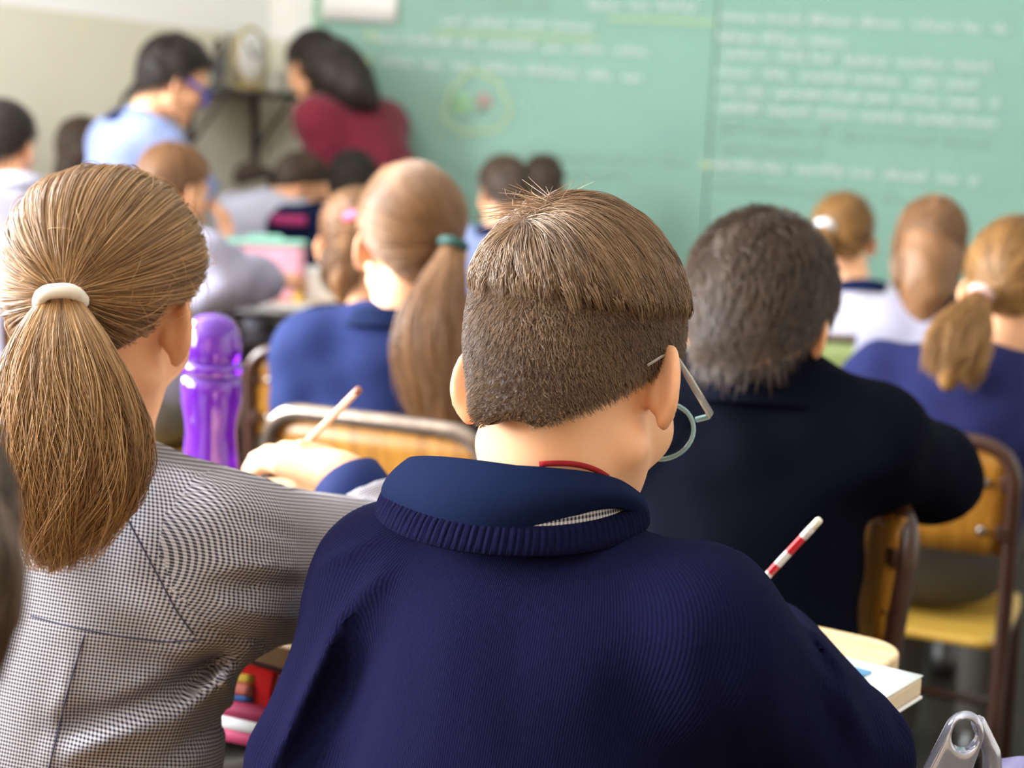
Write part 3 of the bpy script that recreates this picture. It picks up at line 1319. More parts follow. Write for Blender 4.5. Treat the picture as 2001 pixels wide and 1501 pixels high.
for x0, x1 in ((bx0 + .02, bj - .003), (bj + .003, 3.55)):
    box('board_panel', (x0 - bj, -.05, 0), (x1 - bj, -.005, 1.75), M['board'], board, .004)
box('board_frame', (bx0 - .015 - bj, -.058, -.03), (bx0 + .02 - bj, -.003, 1.78), M['board_trim'], board, .004)
box('board_frame', (bx0 - .015 - bj, -.06, -.05), (3.58 - bj, -.003, -.003), M['board_trim'], board, .004)
box('board_frame', (bx0 - .015 - bj, -.06, 1.753), (3.58 - bj, -.003, 1.80), M['board_trim'], board, .004)
box('chalk_tray', (bx0 - bj, -.12, -.075), (3.55 - bj, -.003, -.052), M['board_trim'], board, .004)
rs = random.Random(11)


def scrawl(x0, y0, x1, y1, hpx, m, w=.008, dens=1.0):
    """one line of joined-up chalk words between two photo points on the board, each word a stroke of its own"""
    L_ = math.hypot(x1 - x0, y1 - y0)
    s = 0.0
    while s < L_ - 12:
        e = min(L_, s + rs.uniform(30, 95))
        pts = []
        k = s
        while k < e:
            up = rs.choice((.35, .5, .5, .5, 1.0)) * hpx
            for dx, dy in ((0, 0), (hpx * .28, -up), (hpx * .42, rs.choice((0, 0, .3)) * hpx)):
                t = (k + dx) / L_
                pts.append(on_board(x0 + (x1 - x0) * t, y0 + (y1 - y0) * t + dy))
            k += hpx * .55 / dens
        stroke('chalk_word', pts, w, m)
        s = e + rs.uniform(12, 26)


def stroke(name, pts, w, m):
    """one joined chalk stroke, a flat raised ribbon through the points"""
    pts = np.asarray(pts)
    tg = np.gradient(pts, axis=0)
    nn = np.stack([-tg[:, 2], 0 * tg[:, 0], tg[:, 0]], 1)
    nn /= np.linalg.norm(nn, axis=1)[:, None] + 1e-9
    t = np.array([0, -.0015, 0])
    A, B = pts - nn * w / 2, pts + nn * w / 2
    k = len(pts)
    V = np.concatenate([A, B, A + t, B + t])
    F = []
    for i in range(k - 1):
        F += [(2 * k + i, 2 * k + i + 1, 3 * k + i + 1, 3 * k + i), (i, i + 1, 2 * k + i + 1, 2 * k + i), (k + i, 3 * k + i, 3 * k + i + 1, k + i + 1)]
    return mesh_obj(name, V, F, m, board, smooth=False)


for x0, y0, x1, y1, h, m in (
        (955, 8, 1085, 12, 16, 'chalk_dim'), (865, 45, 1165, 58, 18, 'chalk'), (735, 80, 1258, 106, 17, 'chalk'), (742, 122, 1252, 158, 18, 'chalk'),
        (1150, 15, 1385, 20, 24, 'chalk'), (1408, 36, 1965, 62, 20, 'chalk'), (1402, 75, 1668, 90, 20, 'chalk'), (1415, 110, 1925, 135, 20, 'chalk'),
        (1400, 145, 1915, 172, 19, 'chalk'), (1400, 180, 1945, 208, 19, 'chalk'), (1400, 214, 1942, 246, 19, 'chalk'), (1400, 250, 1930, 282, 19, 'chalk_dim'),
        (1408, 288, 1600, 300, 18, 'chalk_dim'), (1388, 325, 1905, 358, 20, 'chalk'), (1392, 360, 1748, 392, 19, 'chalk_dim'),
        (930, 300, 1330, 318, 16, 'chalk_dim'), (900, 330, 1250, 345, 15, 'chalk_dim')):
    scrawl(x0, y0, x1, y1, h, M[m], .010 if m == 'chalk' else .007)
for x0, y0, x1, y1 in ((850, 62, 1165, 76), (1190, 36, 1400, 44)):
    stroke('chalk_underline', [on_board(x0, y0), on_board(x1, y1)], .012, M['chalk_y'])
for x, y in ((724, 70), (718, 118), (1378, 322)):
    stroke('chalk_bullet', [on_board(x - 8, y), on_board(x + 8, y + 1)], .03, M['chalk_y'])


def loop_chalk(name, cx, cy, rx, ry, m, w, wob=.08, ph=0.0):
    pts = []
    for i in range(41):
        a = 2 * math.pi * i / 40
        k = 1 + wob * math.sin(3 * a + ph) + wob * .6 * math.sin(7 * a + 1)
        pts.append(on_board(cx + rx * k * math.cos(a), cy + ry * k * math.sin(a)))
    return stroke(name, pts, w, m)


loop_chalk('chalk_drawing', 932, 204, 62, 58, M['chalk_y'], .013)
loop_chalk('chalk_drawing', 902, 202, 14, 12, M['chalk_g'], .02, .15, 1)
loop_chalk('chalk_drawing', 946, 198, 9, 11, M['chalk_r'], .02, .15, 2)
loop_chalk('chalk_drawing', 948, 224, 22, 14, M['chalk_dim'], .012, .15, 3)
# sheet of paper fixed over the board's top corner
pa, pb = P(627, 38, YB - .02), P(775, 40, YB - .02)
po = empty('paper_sheet', (float((pa[0] + pb[0]) / 2), YB - .012, float(pa[2])))
tag(po, 'blank white paper sheet fixed to the upper corner of the chalkboard', 'paper')
wd = pb[0] - pa[0]
grid_surface('sheet', lambda u, v: ((u - .5) * wd, -.006 - .006 * math.sin(3 * u) * (1 - v), v * .33), 12, 6, M['paper'], po, thick=.001)
for sx in (-.45, .45):
    box('tape_strip', (sx * wd - .02, -.014, .28), (sx * wd + .02, -.004, .30), M['paper'], po)

# shelf on the left wall


def on_wall(px, py, d=0.0):
    """point on the left wall seen through a photo pixel, d metres proud of it"""
    dv = _F * FPX + _R * (px - CX) - _U * (py - CY)
    o = WCOR + WIN * d
    t = ((o - CAM) @ WIN) / (dv @ WIN)
    return CAM + dv * t


sc_ = on_wall(440, 182, .0)
ang_w = math.atan2(WDIR[1], WDIR[0])
shelf = empty('wall_shelf', tuple(sc_), ang_w + math.pi)
tag(shelf, 'dark metal shelf on brackets fixed to the cream wall', 'shelf')
box('shelf_board', (-.24, -.20, -.012), (.20, .0, .012), M['metal_dark'], shelf, .003)
for x in (-.20, .16):
    box('bracket', (x - .012, -.022, -.27), (x + .012, -.001, -.012), M['metal_dark'], shelf, .002)
    tube('brace', [(x, -.18, -.014), (x, -.015, -.20)], .008, M['metal_dark'], shelf, n=6)
Rw = np.array(shelf.matrix_basis.to_3x3()) if False else np.array(Matrix.Rotation(ang_w + math.pi, 3, 'Z'))


def on_shelf(x, y, z):
    return tuple(np.array(sc_) + Rw @ np.array([x, y, z]))


M['gold'] = mat('brass_gold', 'C9B884', .35, metal=.5)
ck = empty('mantel_clock', on_shelf(.02, -.10, .012), ang_w + math.pi)
tag(ck, 'small round gold rimmed clock standing on the wall shelf', 'clock')
V, F = tube_mesh([(.085 * math.cos(a), 0, .12 + .1 * math.sin(a)) for a in np.linspace(0, 2 * math.pi, 28, endpoint=False)], .012, 8, closed=True)
mesh_obj('clock_rim', V, F, M['gold'], ck)
grid_surface('clock_face', lambda u, v: (.083 * v * math.cos(6.2832 * u), -.004, .12 + .098 * v * math.sin(6.2832 * u)), 28, 3, M['paper'], ck, closed=True, thick=.012)
for a, l in ((.4, .05), (2.2, .07)):
    tube('clock_hand', [(0, -.013, .12), (l * math.cos(a), -.013, .12 + l * math.sin(a))], .004, M['metal_dark'], ck, n=5)
box('clock_foot', (-.06, -.035, 0), (.06, .035, .022), M['gold'], ck, .004)
fg = empty('figurine', on_shelf(-.15, -.10, .012), ang_w + math.pi)
tag(fg, 'dark slender figurine standing on the wall shelf', 'figurine')
lathe('figure_body', [(.032, 0), (.032, .012), (.016, .02), (.030, .07), (.020, .11), (.012, .125)], M['metal_dark'], fg, 16)
lathe('figure_head', [(.004, .12), (.017, .135), (.019, .150), (.010, .168), (.002, .172)], M['metal_dark'], fg, 16)
tube('figure_arm', [(.018, 0, .10), (.05, -.01, .13), (.045, -.01, .19)], .007, M['metal_dark'], fg)
M['grey_box'] = mat('pale_grey_card', 'D8D6CE', .7)
bx = empty('card_box', on_shelf(.155, -.09, .012), ang_w + math.pi)
tag(bx, 'pale grey card box beside the clock on the wall shelf', 'box')
box('box_body', (-.03, -.05, 0), (.03, .05, .075), M['grey_box'], bx, .002)
box('box_lid', (-.033, -.053, .06), (.033, .053, .08), M['grey_box'], bx, .002)
cb = [on_wall(372, 178, .012), on_wall(330, 165, .012), on_wall(262, 165, .012), on_wall(238, 200, .012), on_wall(228, 260, .012), on_wall(224, 340, .012)]
cbo = tube('wall_cable', np.array(fillet(cb, .15, 6)) - cb[-1], .008, M['metal_dark'], n=6)
cbo.location = cb[-1]
tag(cbo, 'thin dark cable running down the cream wall from the shelf', 'cable')


# ------------------------------------------------------------------ furniture
def make_chair(name, frame, panel, seat_m, label, top=.78, rail=.0125):
    c = empty(name)
    tag(c, label, 'chair')
    loop = fillet([(-.195, -.25, 0), (-.195, -.185, .42), (-.195, -.225, top), (.195, -.225, top), (.195, -.185, .42), (.195, -.25, 0)], .075, 8)
    tube('back_frame', loop, rail, frame, c, 12)
    for s in (-1, 1):
        tube('leg', fillet([(s * .185, .20, 0), (s * .18, .17, .425), (s * .188, -.18, .425)], .05, 5), .0115, frame, c, 10)
        box('foot_cap', (s * .185 - .015, .185, 0), (s * .185 + .015, .215, .02), M['shoe'], c, .004)
        box('foot_cap', (s * .195 - .015, -.265, 0), (s * .195 + .015, -.235, .02), M['shoe'], c, .004)
    tube('stretcher', [(-.183, .185, .22), (.183, .185, .22)], .009, frame, c, 8)
    grid_surface('seat', lambda u, v: ((u - .5) * .385 * (1 - .10 * (2 * v - 1) ** 4), -.185 + .39 * v, .438 - .012 * math.sin(math.pi * v) * math.cos((u - .5) * 2.2) - .02 * max(0, v - .86) ** 2 * 40),
                 14, 14, seat_m, c, thick=.012)
    bp = grid_surface('backrest', lambda u, v: ((u - .5) * .374, -.197 - .010 * math.cos((u - .5) * 3) - .018 * v, .595 + (top - .013 - .595) * v), 14, 6, panel, c, thick=.010)
    for s in (-1, 1):
        for z in (.635, .715):
            b = box('bracket', (s * .183 - .010, -.222, z - .012), (s * .183 + .012, -.198, z + .012), frame, c, .003)
            lathe('rivet', [(.008, -.003), (.009, 0), (.006, .003), (.002, .004)], M['rivet'], c, 10, (0, 0, 0)).matrix_basis = \
                Matrix.Translation((s * .150, -.2135 - .10 * (z - .6), z)) @ Matrix.Rotation(math.radians(90), 4, 'X')
    return c


def place(o, x, y, yaw, label=None, group=None):
    o.location = (x, y, 0)
    o.rotation_euler = (0, 0, -math.radians(yaw))
    if label:
        o['label'] = label
    if group:
        o['group'] = group
    return o


def make_desk(name, w, d, label, x, y, yaw, top_m=None, frame=None, z=.75, edge=None, tray=True):
    """x, y: middle of the top; local y forward"""
    k = empty(name, (x, y, 0), -math.radians(yaw))
    tag(k, label, 'desk')
    frame = frame or M['frame_brown']
    slab('desk_top', rrect(-w / 2, -d / 2, w / 2, d / 2, .045, 7), z - .024, z, top_m or M['desk'], k, .003)
    if edge:
        box('edge_strip', (-w / 2 + .03, -d / 2 - .004, z - .026), (w / 2 - .03, -d / 2 + .002, z + .003), edge, k, .001)
    for sx in (-1, 1):
        for sy in (-1, 1):
            tube('leg', [(sx * (w / 2 - .03), sy * (d / 2 - .05), 0), (sx * (w / 2 - .03), sy * (d / 2 - .05), z - .022)], .0145, frame, k, 10)
        tube('side_rail', [(sx * (w / 2 - .03), -d / 2 + .05, .16), (sx * (w / 2 - .03), d / 2 - .05, .16)], .011, frame, k, 8)
    for sy in (-1, 1):
        tube('apron_rail', [(-w / 2 + .05, sy * (d / 2 - .05), z - .04), (w / 2 - .05, sy * (d / 2 - .05), z - .04)], .011, frame, k, 8)
    if tray:
        box('book_tray', (-w / 2 + .05, -d / 2 + .05, z - .130), (w / 2 - .05, d / 2 - .05, z - .122), frame, k, .002)
    return k


# shared desk of the two people at the front of the picture
DY = 33.0
fD, rD = rotm(DY)[:, 1], rotm(DY)[:, 0]
DZ = .72
CD = Pz(1782, 1262, DZ)
DW, DD = 1.15, .42
dc_ = CD - fD * DD / 2 - rD * DW / 2
desk_a = make_desk('school_desk', DW, DD, 'pale wooden two-seat desk with rounded corners under the open white book', dc_[0], dc_[1], DY, z=DZ)


def on_desk(fx, fy, z=0.0):
    """metres right and forward from the desk's middle"""
    return dc_ + rD * fx + fD * fy + np.array([0, 0, 0.0 + z])


# ------------------------------------------------------------------ the writer in the navy sweater
def build_hero():
    J = Pose(P(1062, 1172, 1.17), 27, lean=16, s=1.06)
    J.el[1] = P(1635, 1475, 1.18)
    J.wr[1] = P(1478, 1238, 1.41)
    J.el[-1] = P(622, 1500, 1.20)
    J.trap = J.sm - J.u * .004
    J.neck_r = (.050, .056)
    for k in (1, -1):
        J.kn[k] = J.kn[k] - J.r * .08
        J.an[k] = J.an[k] - J.r * .10
    J.wr[-1] = np.array([-.03, 1.38, .79])
    J.set_head(P(1114, 752, 1.215), yaw=29, pitch=27, roll=-6, s=1.09)
    J.nb = P(1072, 1000, 1.185)
    pen_top, pen_tip = P(1603, 1014, 1.40), P(1376, 1258, 1.43)
    grip = pen_tip + (pen_top - pen_tip) * .30
    J.creases = [
        (520, 1530, 668, 1205, 17, .013), (668, 1205, 760, 1110, 18, .005), (610, 1530, 770, 1180, 46, -.007), (500, 1420, 590, 1190, 14, -.004), (640, 1500, 740, 1300, 24, .004),
        (612, 1112, 740, 1048, 9, .0035), (1290, 1022, 1490, 1092, 9, .003), (1500, 1110, 1640, 1330, 14, -.006), (1560, 1190, 1665, 1340, 13, .006), (1640, 1330, 1720, 1500, 14, .005),
        (1590, 1330, 1660, 1510, 22, -.007), (1735, 1380, 1775, 1470, 12, -.005), (1480, 1160, 1540, 1500, 30, .004), (1400, 1250, 1430, 1500, 30, -.004), (1180, 1150, 1150, 1500, 60, .003), (880, 1180, 840, 1500, 50, .003), (1010, 1200, 1000, 1500, 50, -.003),
        (780, 1085, 1240, 1075, 12, .0016)]
    body, base = build_person(
        J, 'person in a navy knitted sweater and glasses bent over the desk writing', M['skin'], M['navy_knit'], M['grey_trousers'], None,
        res=.0055, head_res=.0024, off=.012, sleeve_off=.004, wr_amp=.0016, ear_out=40,
        hands={1: dict(d=grip - J.wr[1], n=np.array([-.5, .1, -.8]), curl=42, thumb=grip + np.array([-.004, -.004, 0]), res=.003)})
    # neckline: ribbed band, folded shirt collar, checked smock edge, red undershirt edge
    c0 = P(1003, 985, 1.180)
    rr, ff = rotm(8)[:, 0], rotm(8)[:, 1]
    tilt = nrm(np.array([.10, .10, 1.0]))

    def ring(a, rx, ry, h, cx=0.0, cy=0.0):
        return c0 + rr * (rx * math.cos(a) + cx) + ff * (ry * math.sin(a) + cy) + tilt * h - base

    def band(u, v):
        a = 2 * math.pi * u
        rib = .0011 * math.sin(a * 112)
        back = max(0.0, -math.sin(a))
        e = rib * math.sin(math.pi * min(1, max(0, v)))
        rx, ry = .106 - .011 * v + e, .093 - .013 * v + e
        return ring(a, rx, ry, -.017 + .018 * v + .005 * math.sin(math.pi * v) + .010 * (1 - back) * 1.0)
    b = grid_surface('neck_ribbing', band, 896, 6, M['navy_knit'], body, closed=True, thick=.004, uv=lambda u, v: (u * .6, v * .03))

    def colr(u, v):
        a = 2 * math.pi * u
        s, c = math.sin(a), math.cos(a)
        back = max(0.0, -s)
        left = max(0.0, -c)
        top = .016 + .030 * back ** .8 + .008 * left
        # v 0 inner foot, .35 fold, 1 outer edge
        if v < .35:
            t = v / .35
            return ring(a, .066 + .014 * t + .008 * left, .056 + .012 * t, -.02 + (top + .02) * t, .006 - .004 * left)
        t = (v - .35) / .65
        puff = .010 * math.sin(math.pi * t)
        wav = .0035 * math.sin(3 * a + 1.0) * t
        return ring(a, .080 + .013 * t ** .7 + puff * .9 + .008 * left, .068 + .010 * t ** .7 + puff + wav, top * (1 - t) ** .9 + (-.012 + .026 * max(0.0, math.cos(a + .75)) ** 4) * t, .006 - .004 * left)
    grid_surface('collar', colr, 96, 22, M['navy_cloth'], body, closed=True, thick=.0028)

    def smk(u, v):
        a = 2 * math.pi * u
        return ring(a, .098 - .010 * v, .086 - .010 * v, -.012 + (.022 + .010 * max(0.0, math.cos(a + .75)) ** 2) * v + .006 * max(0, math.cos(a - .25)), 0)
    grid_surface('smock_edge', smk, 96, 4, M['gingham'], body, closed=True, thick=.002, uv=lambda u, v: (u * .57, v * .024))

    rp_ = []
    for i in range(15):
        a = math.radians(-78 + 46 * i / 14)
        back = max(0.0, -math.sin(a))
        rp_.append(ring(a, .0775, .0655, .016 + .030 * back ** .8 + .0035 * math.sin(math.pi * i / 14), .006))
    tube('undershirt_edge', rp_, .0022, M['red_trim'], body, 8)

    # hair: cropped back and sides under a longer combed top
    def zl(p):
        return 1.108 - .13 * (p[:, 0] + .02)

    def keep(q):
        k = np.maximum((q[:, 1] - .90 * (q[:, 2] - .026)) / 1.35, -(q[:, 2] + .060 - .006 * np.cos(q[:, 0] * 95)))
        burn = np.maximum(np.abs(q[:, 1] - .020) - .010, np.abs(q[:, 2] - .022) - .036)
        return np.minimum(k, burn)
    H = Hair(J, body, base, H_SHORT, seed=5, keep=keep, parent_shell=False, ell=(.073, .093, .090))

    def f(p):
        q = H.loc(p)
        top = np.clip((p[:, 2] - zl(p)) / .006, 0, 1)
        d = H.skull(p) - (.0028 + .0018 * top)
        return smax(d, H.keep(q) * H.s, .004)
    V, Q = mesh_sdf(f, J.head - .16, J.head + .16, .003)
    H.obj = smooth_mod(mesh_obj('hair', V - base, Q, H_SHORT[0], body), 1)
    dw = np.array([0, 0, -1.0], np.float32)
    # cropped hair
    r = H.roots(42000, lambda q: H.wld(q)[:, 2] < 1.108 - .13 * (H.wld(q)[:, 0] + .02) + .006)
    q = H.loc(r)
    ln = .0085 * (.55 + .8 * H.rng.random(len(r))) * np.clip(.45 + (q[:, 2] + .06) / .09, .4, 1.25)
    pts = H.comb(r, lambda q, t, p: dw[None] + np.stack([.25 * np.sign(q[:, 0]), 0 * q[:, 0], 0 * q[:, 0]], 1) * 0.6, ln, 4, .001, .0065, jitter=.33)
    tone = .30 + .26 * np.sin(q[:, 0] * 40 + 1.5 * np.sin(q[:, 2] * 60)) * .4 + .55 * (H.rng.random(len(r)) - .4)
    H.strands(pts, .00022, tone, taper=.4)
    # long top
    r = H.roots(22000, lambda q: H.wld(q)[:, 2] > 1.108 - .13 * (H.wld(q)[:, 0] + .02))
    zc = H.wld(np.array([0, -.004, .045]))[2]
    Rv = .097 * H.s
    ph = np.arccos(np.clip((r[:, 2] - zc) / Rv, -1, 1))
    zr = zl(r) + .006 - .026 * H.rng.random(len(r))
    ph2 = np.arccos(np.clip((zr - zc) / Rv, -1, 1))
    ln = Rv * np.maximum(.10, ph2 - ph) * (.85 + .3 * H.rng.random(len(r)))
    Wp = P(990, 415, 1.19).astype(np.float32)

    def fld(q, t, p):
        v = p - Wp
        v /= np.linalg.norm(v, axis=1)[:, None] + 1e-6
        return .75 * v + np.array([.10, 0, -.85], np.float32)
    pts = H.comb(r, fld, ln, 14, .004, .0070, lift=lambda t, o: .006 * math.sin(math.pi * t) * o, jitter=.10)
    # clumps
    gi = H.rng.choice(len(r), 700, replace=False)
    d2 = ((r[:, None, :].astype(np.float32) - r[gi][None].astype(np.float32)) ** 2).sum(-1)
    own = gi[np.argmin(d2, 1)]
    kk = np.linspace(0, 1, 14)[None, :, None]
    pts = pts + (pts[own] - pts) * kk ** 1.3 * .62
    gt = H.rng.random(len(r))
    tone = .30 + .42 * gt[own] + .35 * (H.rng.random(len(r)) - .5)
    H.strands(pts, .00026, tone, taper=.35)
    # stray hairs at the crown
    r = H.roots(160, lambda q: (H.wld(q)[:, 2] > 1.15) & (H.wld(q)[:, 0] < .03))
    pts = H.comb(r, lambda q, t, p: np.array([-.8, -.2, .35], np.float32)[None] + 0 * p, .03 + .02 * H.rng.random(len(r)), 7, .004, .018, lift=lambda t, o: .014 * t * t * o, jitter=.5)
    H.strands(pts, .00020, .8 + .2 * H.rng.random(len(r)))

    # glasses
    g = empty('eyeglasses', tuple(J.head + J.hR @ np.array([0, .098, .004]) * J.hs))
    tag(g, 'clear pale blue rimmed eyeglasses worn by the person in the navy knitted sweater', 'glasses')
    gl = np.array(g.location)
    fr = mat('clear_blue_acetate', 'A9D3D8', .15, vary=.03, **{'Transmission Weight': .35, 'IOR': 1.4})
    frc = mat('clear_grey_acetate', 'CFC6C2', .12, vary=.03, **{'Transmission Weight': .45, 'IOR': 1.4})
    lens = mat('lens', 'F4F7FA', .02, vary=0.0, **{'Transmission Weight': 1.0, 'IOR': 1.05})

    def hl(x, y, z):
        return J.head + J.hR @ np.array([x, y, z]) * J.hs - gl
    for s in (1, -1):
        pts = [hl(s * (.036 + .0265 * math.cos(a)), .1035 - .006 * abs(math.cos(a) * .5 + .5) - .004 * math.sin(a), .000 + .0215 * math.sin(a)) for a in np.linspace(0, 2 * math.pi, 36, endpoint=False)]
        V, F = tube_mesh(pts, .0019, 8, closed=True)
        mesh_obj('rim', V, F, fr, g)
        cpt = np.mean(pts, 0)
        grid_surface('lens', lambda u, v: cpt + (pts[int(u * 36) % 36] - cpt) * v, 36, 3, lens, g, closed=True, thick=.0012)
        tube('hinge', [hl(s * .0625, .100, .010), hl(s * .0725, .098, .012), hl(s * .0755, .090, .0125)], .0026, fr, g, 8)
        ta_ = fillet([hl(s * .0755, .094, .0125), hl(s * .0770, .040, .019), hl(s * .0770, -.004, .026), hl(s * .071, -.030, .004)], .02, 5)
        tube('temple_arm', ta_, np.interp(np.arange(len(ta_)), [0, 4, 9, len(ta_) - 1], [.0022, .0021, .0010, .0008]), frc, g, 8, flat=1.7)
    tube('bridge', fillet([hl(.0105, .1045, .006), hl(.004, .1085, .009), hl(-.004, .1085, .009), hl(-.0105, .1045, .006)], .004, 4), .0019, fr, g, 8)

    # pencil
    pen = empty('pencil', tuple(pen_tip))
    tag(pen, 'red and white striped pencil with a cream eraser, held over the open book', 'pencil')
    dv = pen_top - pen_tip
    L_ = np.linalg.norm(dv)
    dv = dv / L_
    red_p, wht_p = mat('red_pencil_lacquer', 'C3232B', .3, vary=.05), mat('white_pencil_band', 'DDD3D0', .35, vary=.15, scale=400)
    cuts = [(0.06, .50, red_p), (.50, .575, wht_p), (.575, .64, red_p), (.64, .735, wht_p), (.735, .855, red_p)]
    for a, b_, m in cuts:
        V, F = tube_mesh([dv * L_ * a, dv * L_ * b_], .0037, 6)
        mesh_obj('barrel', V, F, m, pen, smooth=False)
    V, F = tube_mesh([dv * L_ * .855, dv * L_ * .93], .0039, 14)
    mesh_obj('ferrule', V, F, wht_p, pen)
    V, F = tube_mesh([dv * L_ * .93, dv * L_ * .985, dv * L_], [.0036, .0036, .0028], 14)
    mesh_obj('eraser', V, F, mat('cream_eraser', 'EFE6CE', .8), pen)
    V, F = tube_mesh([dv * 0, dv * L_ * .06], [.0006, .0036], 8)
    mesh_obj('point', V, F, M['desk'], pen)
    return J, body


hero, hero_body = build_hero()


# ------------------------------------------------------------------ the neighbour in the checked smock
def build_neighbour():
    J = Pose(P(205, 1025, 1.38), 26, lean=12, s=1.05)
    J.el[1] = P(780, 1118, 1.53)
    for k in (1, -1):
        J.kn[k][2] = .468
    cuffp = P(690, 985, 1.56)
    J.wr[1] = P(672, 930, 1.60)
    J.wr[1] = J.el[1] + (J.wr[1] - J.el[1]) * 1.0
    J.el[-1] = J.sh[-1] - J.r * .08 + J.f * .16 - J.u * .045
    J.wr[-1] = J.el[-1] + J.f * .17 + J.r * .12
    J.wr[-1][2] = .80
    J.set_head(P(203, 632, 1.38), yaw=15, pitch=16, roll=2, s=.955)
    pt, pp = P(703, 760, 1.62), P(560, 905, 1.66)
    grip = pp + (pt - pp) * .30
    J.creases = [
        (150, 1260, 80, 1520, 16, .004), (60, 1225, 380, 1280, 14, .003),
        (100, 1425, 330, 1350, 24, -.015), (330, 1350, 450, 1270, 22, -.016), (120, 1480, 350, 1400, 22, .013), (350, 1400, 455, 1315, 20, .013), (190, 1385, 330, 1312, 16, .008),
        (300, 1500, 470, 1380, 16, -.008), (430, 1300, 470, 1430, 12, .007), (230, 990, 370, 1235, 4, -.003),
        (420, 1100, 610, 1115, 12, .006), (400, 1140, 600, 1150, 11, -.006), (430, 1185, 590, 1215, 12, .006), (390, 1230, 540, 1255, 10, -.006), (450, 1010, 620, 1065, 12, -.004),
        (330, 900, 430, 960, 14, .004)]
    hd = P(530, 880, 1.65) - J.wr[1]
    body, base = build_person(
        J, 'person in a black and white gingham smock and cream hair band, raising a pencil', M['skin'], M['gingham'], M['grey_plaid'], None,
        res=.0065, head_res=.003, top_name='smock', legs_name='skirt', off=.016, sleeve_off=.010, sleeve_to=.66, separate_sleeves=True, wr_amp=.003,
        cuff=M['blue_cloth'], collar=M['navy_cloth'], ear_out=60,
        hands={1: dict(d=hd, n=np.array([-.25, .35, -.9]), curl=19, thumb=grip + np.array([-.006, -.006, -.004]), res=.003, s=.98)})
    def keep_b(q):
        return np.maximum(hair_keep(q), .020 - np.linalg.norm((q - np.array([.078, -.012, .000], np.float32)) * np.array([.7, 1.0, .62], np.float32), axis=1))
    H = Hair(J, body, base, H_GOLD, seed=9, shell=.007, vol=(.006, .006, .006), head_res=.004, keep=keep_b)
    tie = P(118, 582, 1.265)
    tl = H.loc(tie.astype(np.float32)[None])[0]
    H.pulled(tl, 20000, .00032, 11, off=.007, bulge=.006)
    gs_ = [o for o in bpy.data.objects if o.parent == body and o.name.split('.')[0] in ('smock', 'sleeve')]
    thread = mat('dark_seam_thread', '34344C', .9)
    for pix in ([(60, 1204), (150, 1228), (240, 1245), (320, 1255), (400, 1250)], [(165, 1240), (135, 1340), (92, 1515)], [(235, 990), (300, 1110), (345, 1195), (378, 1240)]):
        sp = surface_line(gs_, base, pix)
        if len(sp) > 3:
            tube('seam', sp, .0006, thread, body, 6)
    # stray hairs over the crown
    r = H.roots(220)
    pts = H.comb(r, lambda q, t, p: (tie.astype(np.float32) - p) + np.array([.02, 0, .05], np.float32), .05, 8, .006, .016, lift=lambda t, o: .010 * math.sin(3.1 * t) * o, jitter=.5)
    H.strands(pts, .00022, .75 + .25 * H.rng.random(len(r)))
    path = [tie, P(120, 640, 1.25), P(125, 720, 1.24), P(138, 810, 1.235), P(145, 900, 1.23), P(140, 980, 1.23), P(115, 1060, 1.235), P(98, 1125, 1.24)]
    H.tail(path, [.016, .032, .047, .056, .056, .048, .024, .006], n=16000, radius=.00034, flat=.5, core=.45, wave=.014, core_res=.005, ragged=.42, nseg=18)
    H.tie(tie + np.array([0, 0, -.002]), path[1] - path[0], .0165, .0062, mat('cream_elastic', 'E8DFD2', .7, vary=.06))
    # pencil
    pen = empty('pencil', tuple(pp))
    tag(pen, 'plain pale wooden pencil in the raised hand of the gingham smock', 'pencil')
    dv = pt - pp
    L_ = np.linalg.norm(dv)
    dv = dv / L_
    V, F = tube_mesh([dv * L_ * .08, dv * L_ * .95], .0042, 6)
    mesh_obj('barrel', V, F, mat('bare_pink_wood', 'D9AE92', .5), pen, smooth=False)
    V, F = tube_mesh([dv * 0, dv * L_ * .08], [.0007, .0040], 8)
    mesh_obj('point', V, F, M['desk'], pen)
    V, F = tube_mesh([dv * L_ * .95, dv * L_], [.0043, .0040], 10)
    mesh_obj('end_cap', V, F, mat('brown_pencil_end', '9A6048', .5), pen)
    return J, body


nb_pose, nb_body = build_neighbour()


# ------------------------------------------------------------------ chairs
chair_base = make_chair('school_chair', M['frame_brown'], M['ply'], M['ply_yellow'], 'wooden school chair on a brown steel frame')
chair_worn = make_chair('school_chair', M['frame_worn'], M['ply'], M['ply'], 'plywood chair with a worn shiny top rail behind the blue jacket and green hair band', rail=.0145)
cp = P(722, 818, 2.38)
place(chair_worn, cp[0] + .10, cp[1] + .19, 24)
chair_olive = make_chair('school_chair', M['frame_worn'], M['ply_green'], M['ply_green'], 'olive green backed chair behind the white smock and blond hair')
co = P(1668, 665, 3.85)
place(chair_olive, co[0] + .05, co[1] + .2, 12)
f_near = P(1785, 1010, 1.9)
cy_ = -107.5
Rc = rotm(cy_)
bc = f_near + Rc[:, 0] * .195
place(chair_base, *(bc + Rc[:, 1] * .22)[:2], cy_, 'plywood school chair turned sideways under the elbow of the dark coat')
g_post = P(1980, 980, 2.40)
Rg = rotm(24)
gc = g_post - Rg[:, 0] * .195 + Rg[:, 1] * .22


def more_chair(x, y, yaw, label):
    return place(copy_tree(chair_base), x, y, yaw, label)


more_chair(gc[0], gc[1], 24, 'riveted plywood school chair with yellow seat under the grey checked skirt')


def under(J, label, back=.0):
    return more_chair(J.pel[0] - J.f[0] * back, J.pel[1] - J.f[1] * back, J.yaw, label)


under(hero, 'school chair under the person in the navy knitted sweater', .02)
under(nb_pose, 'school chair under the person in the gingham smock and cream hair band', .07)


# ------------------------------------------------------------------ the rest of the class
KIDS = {}


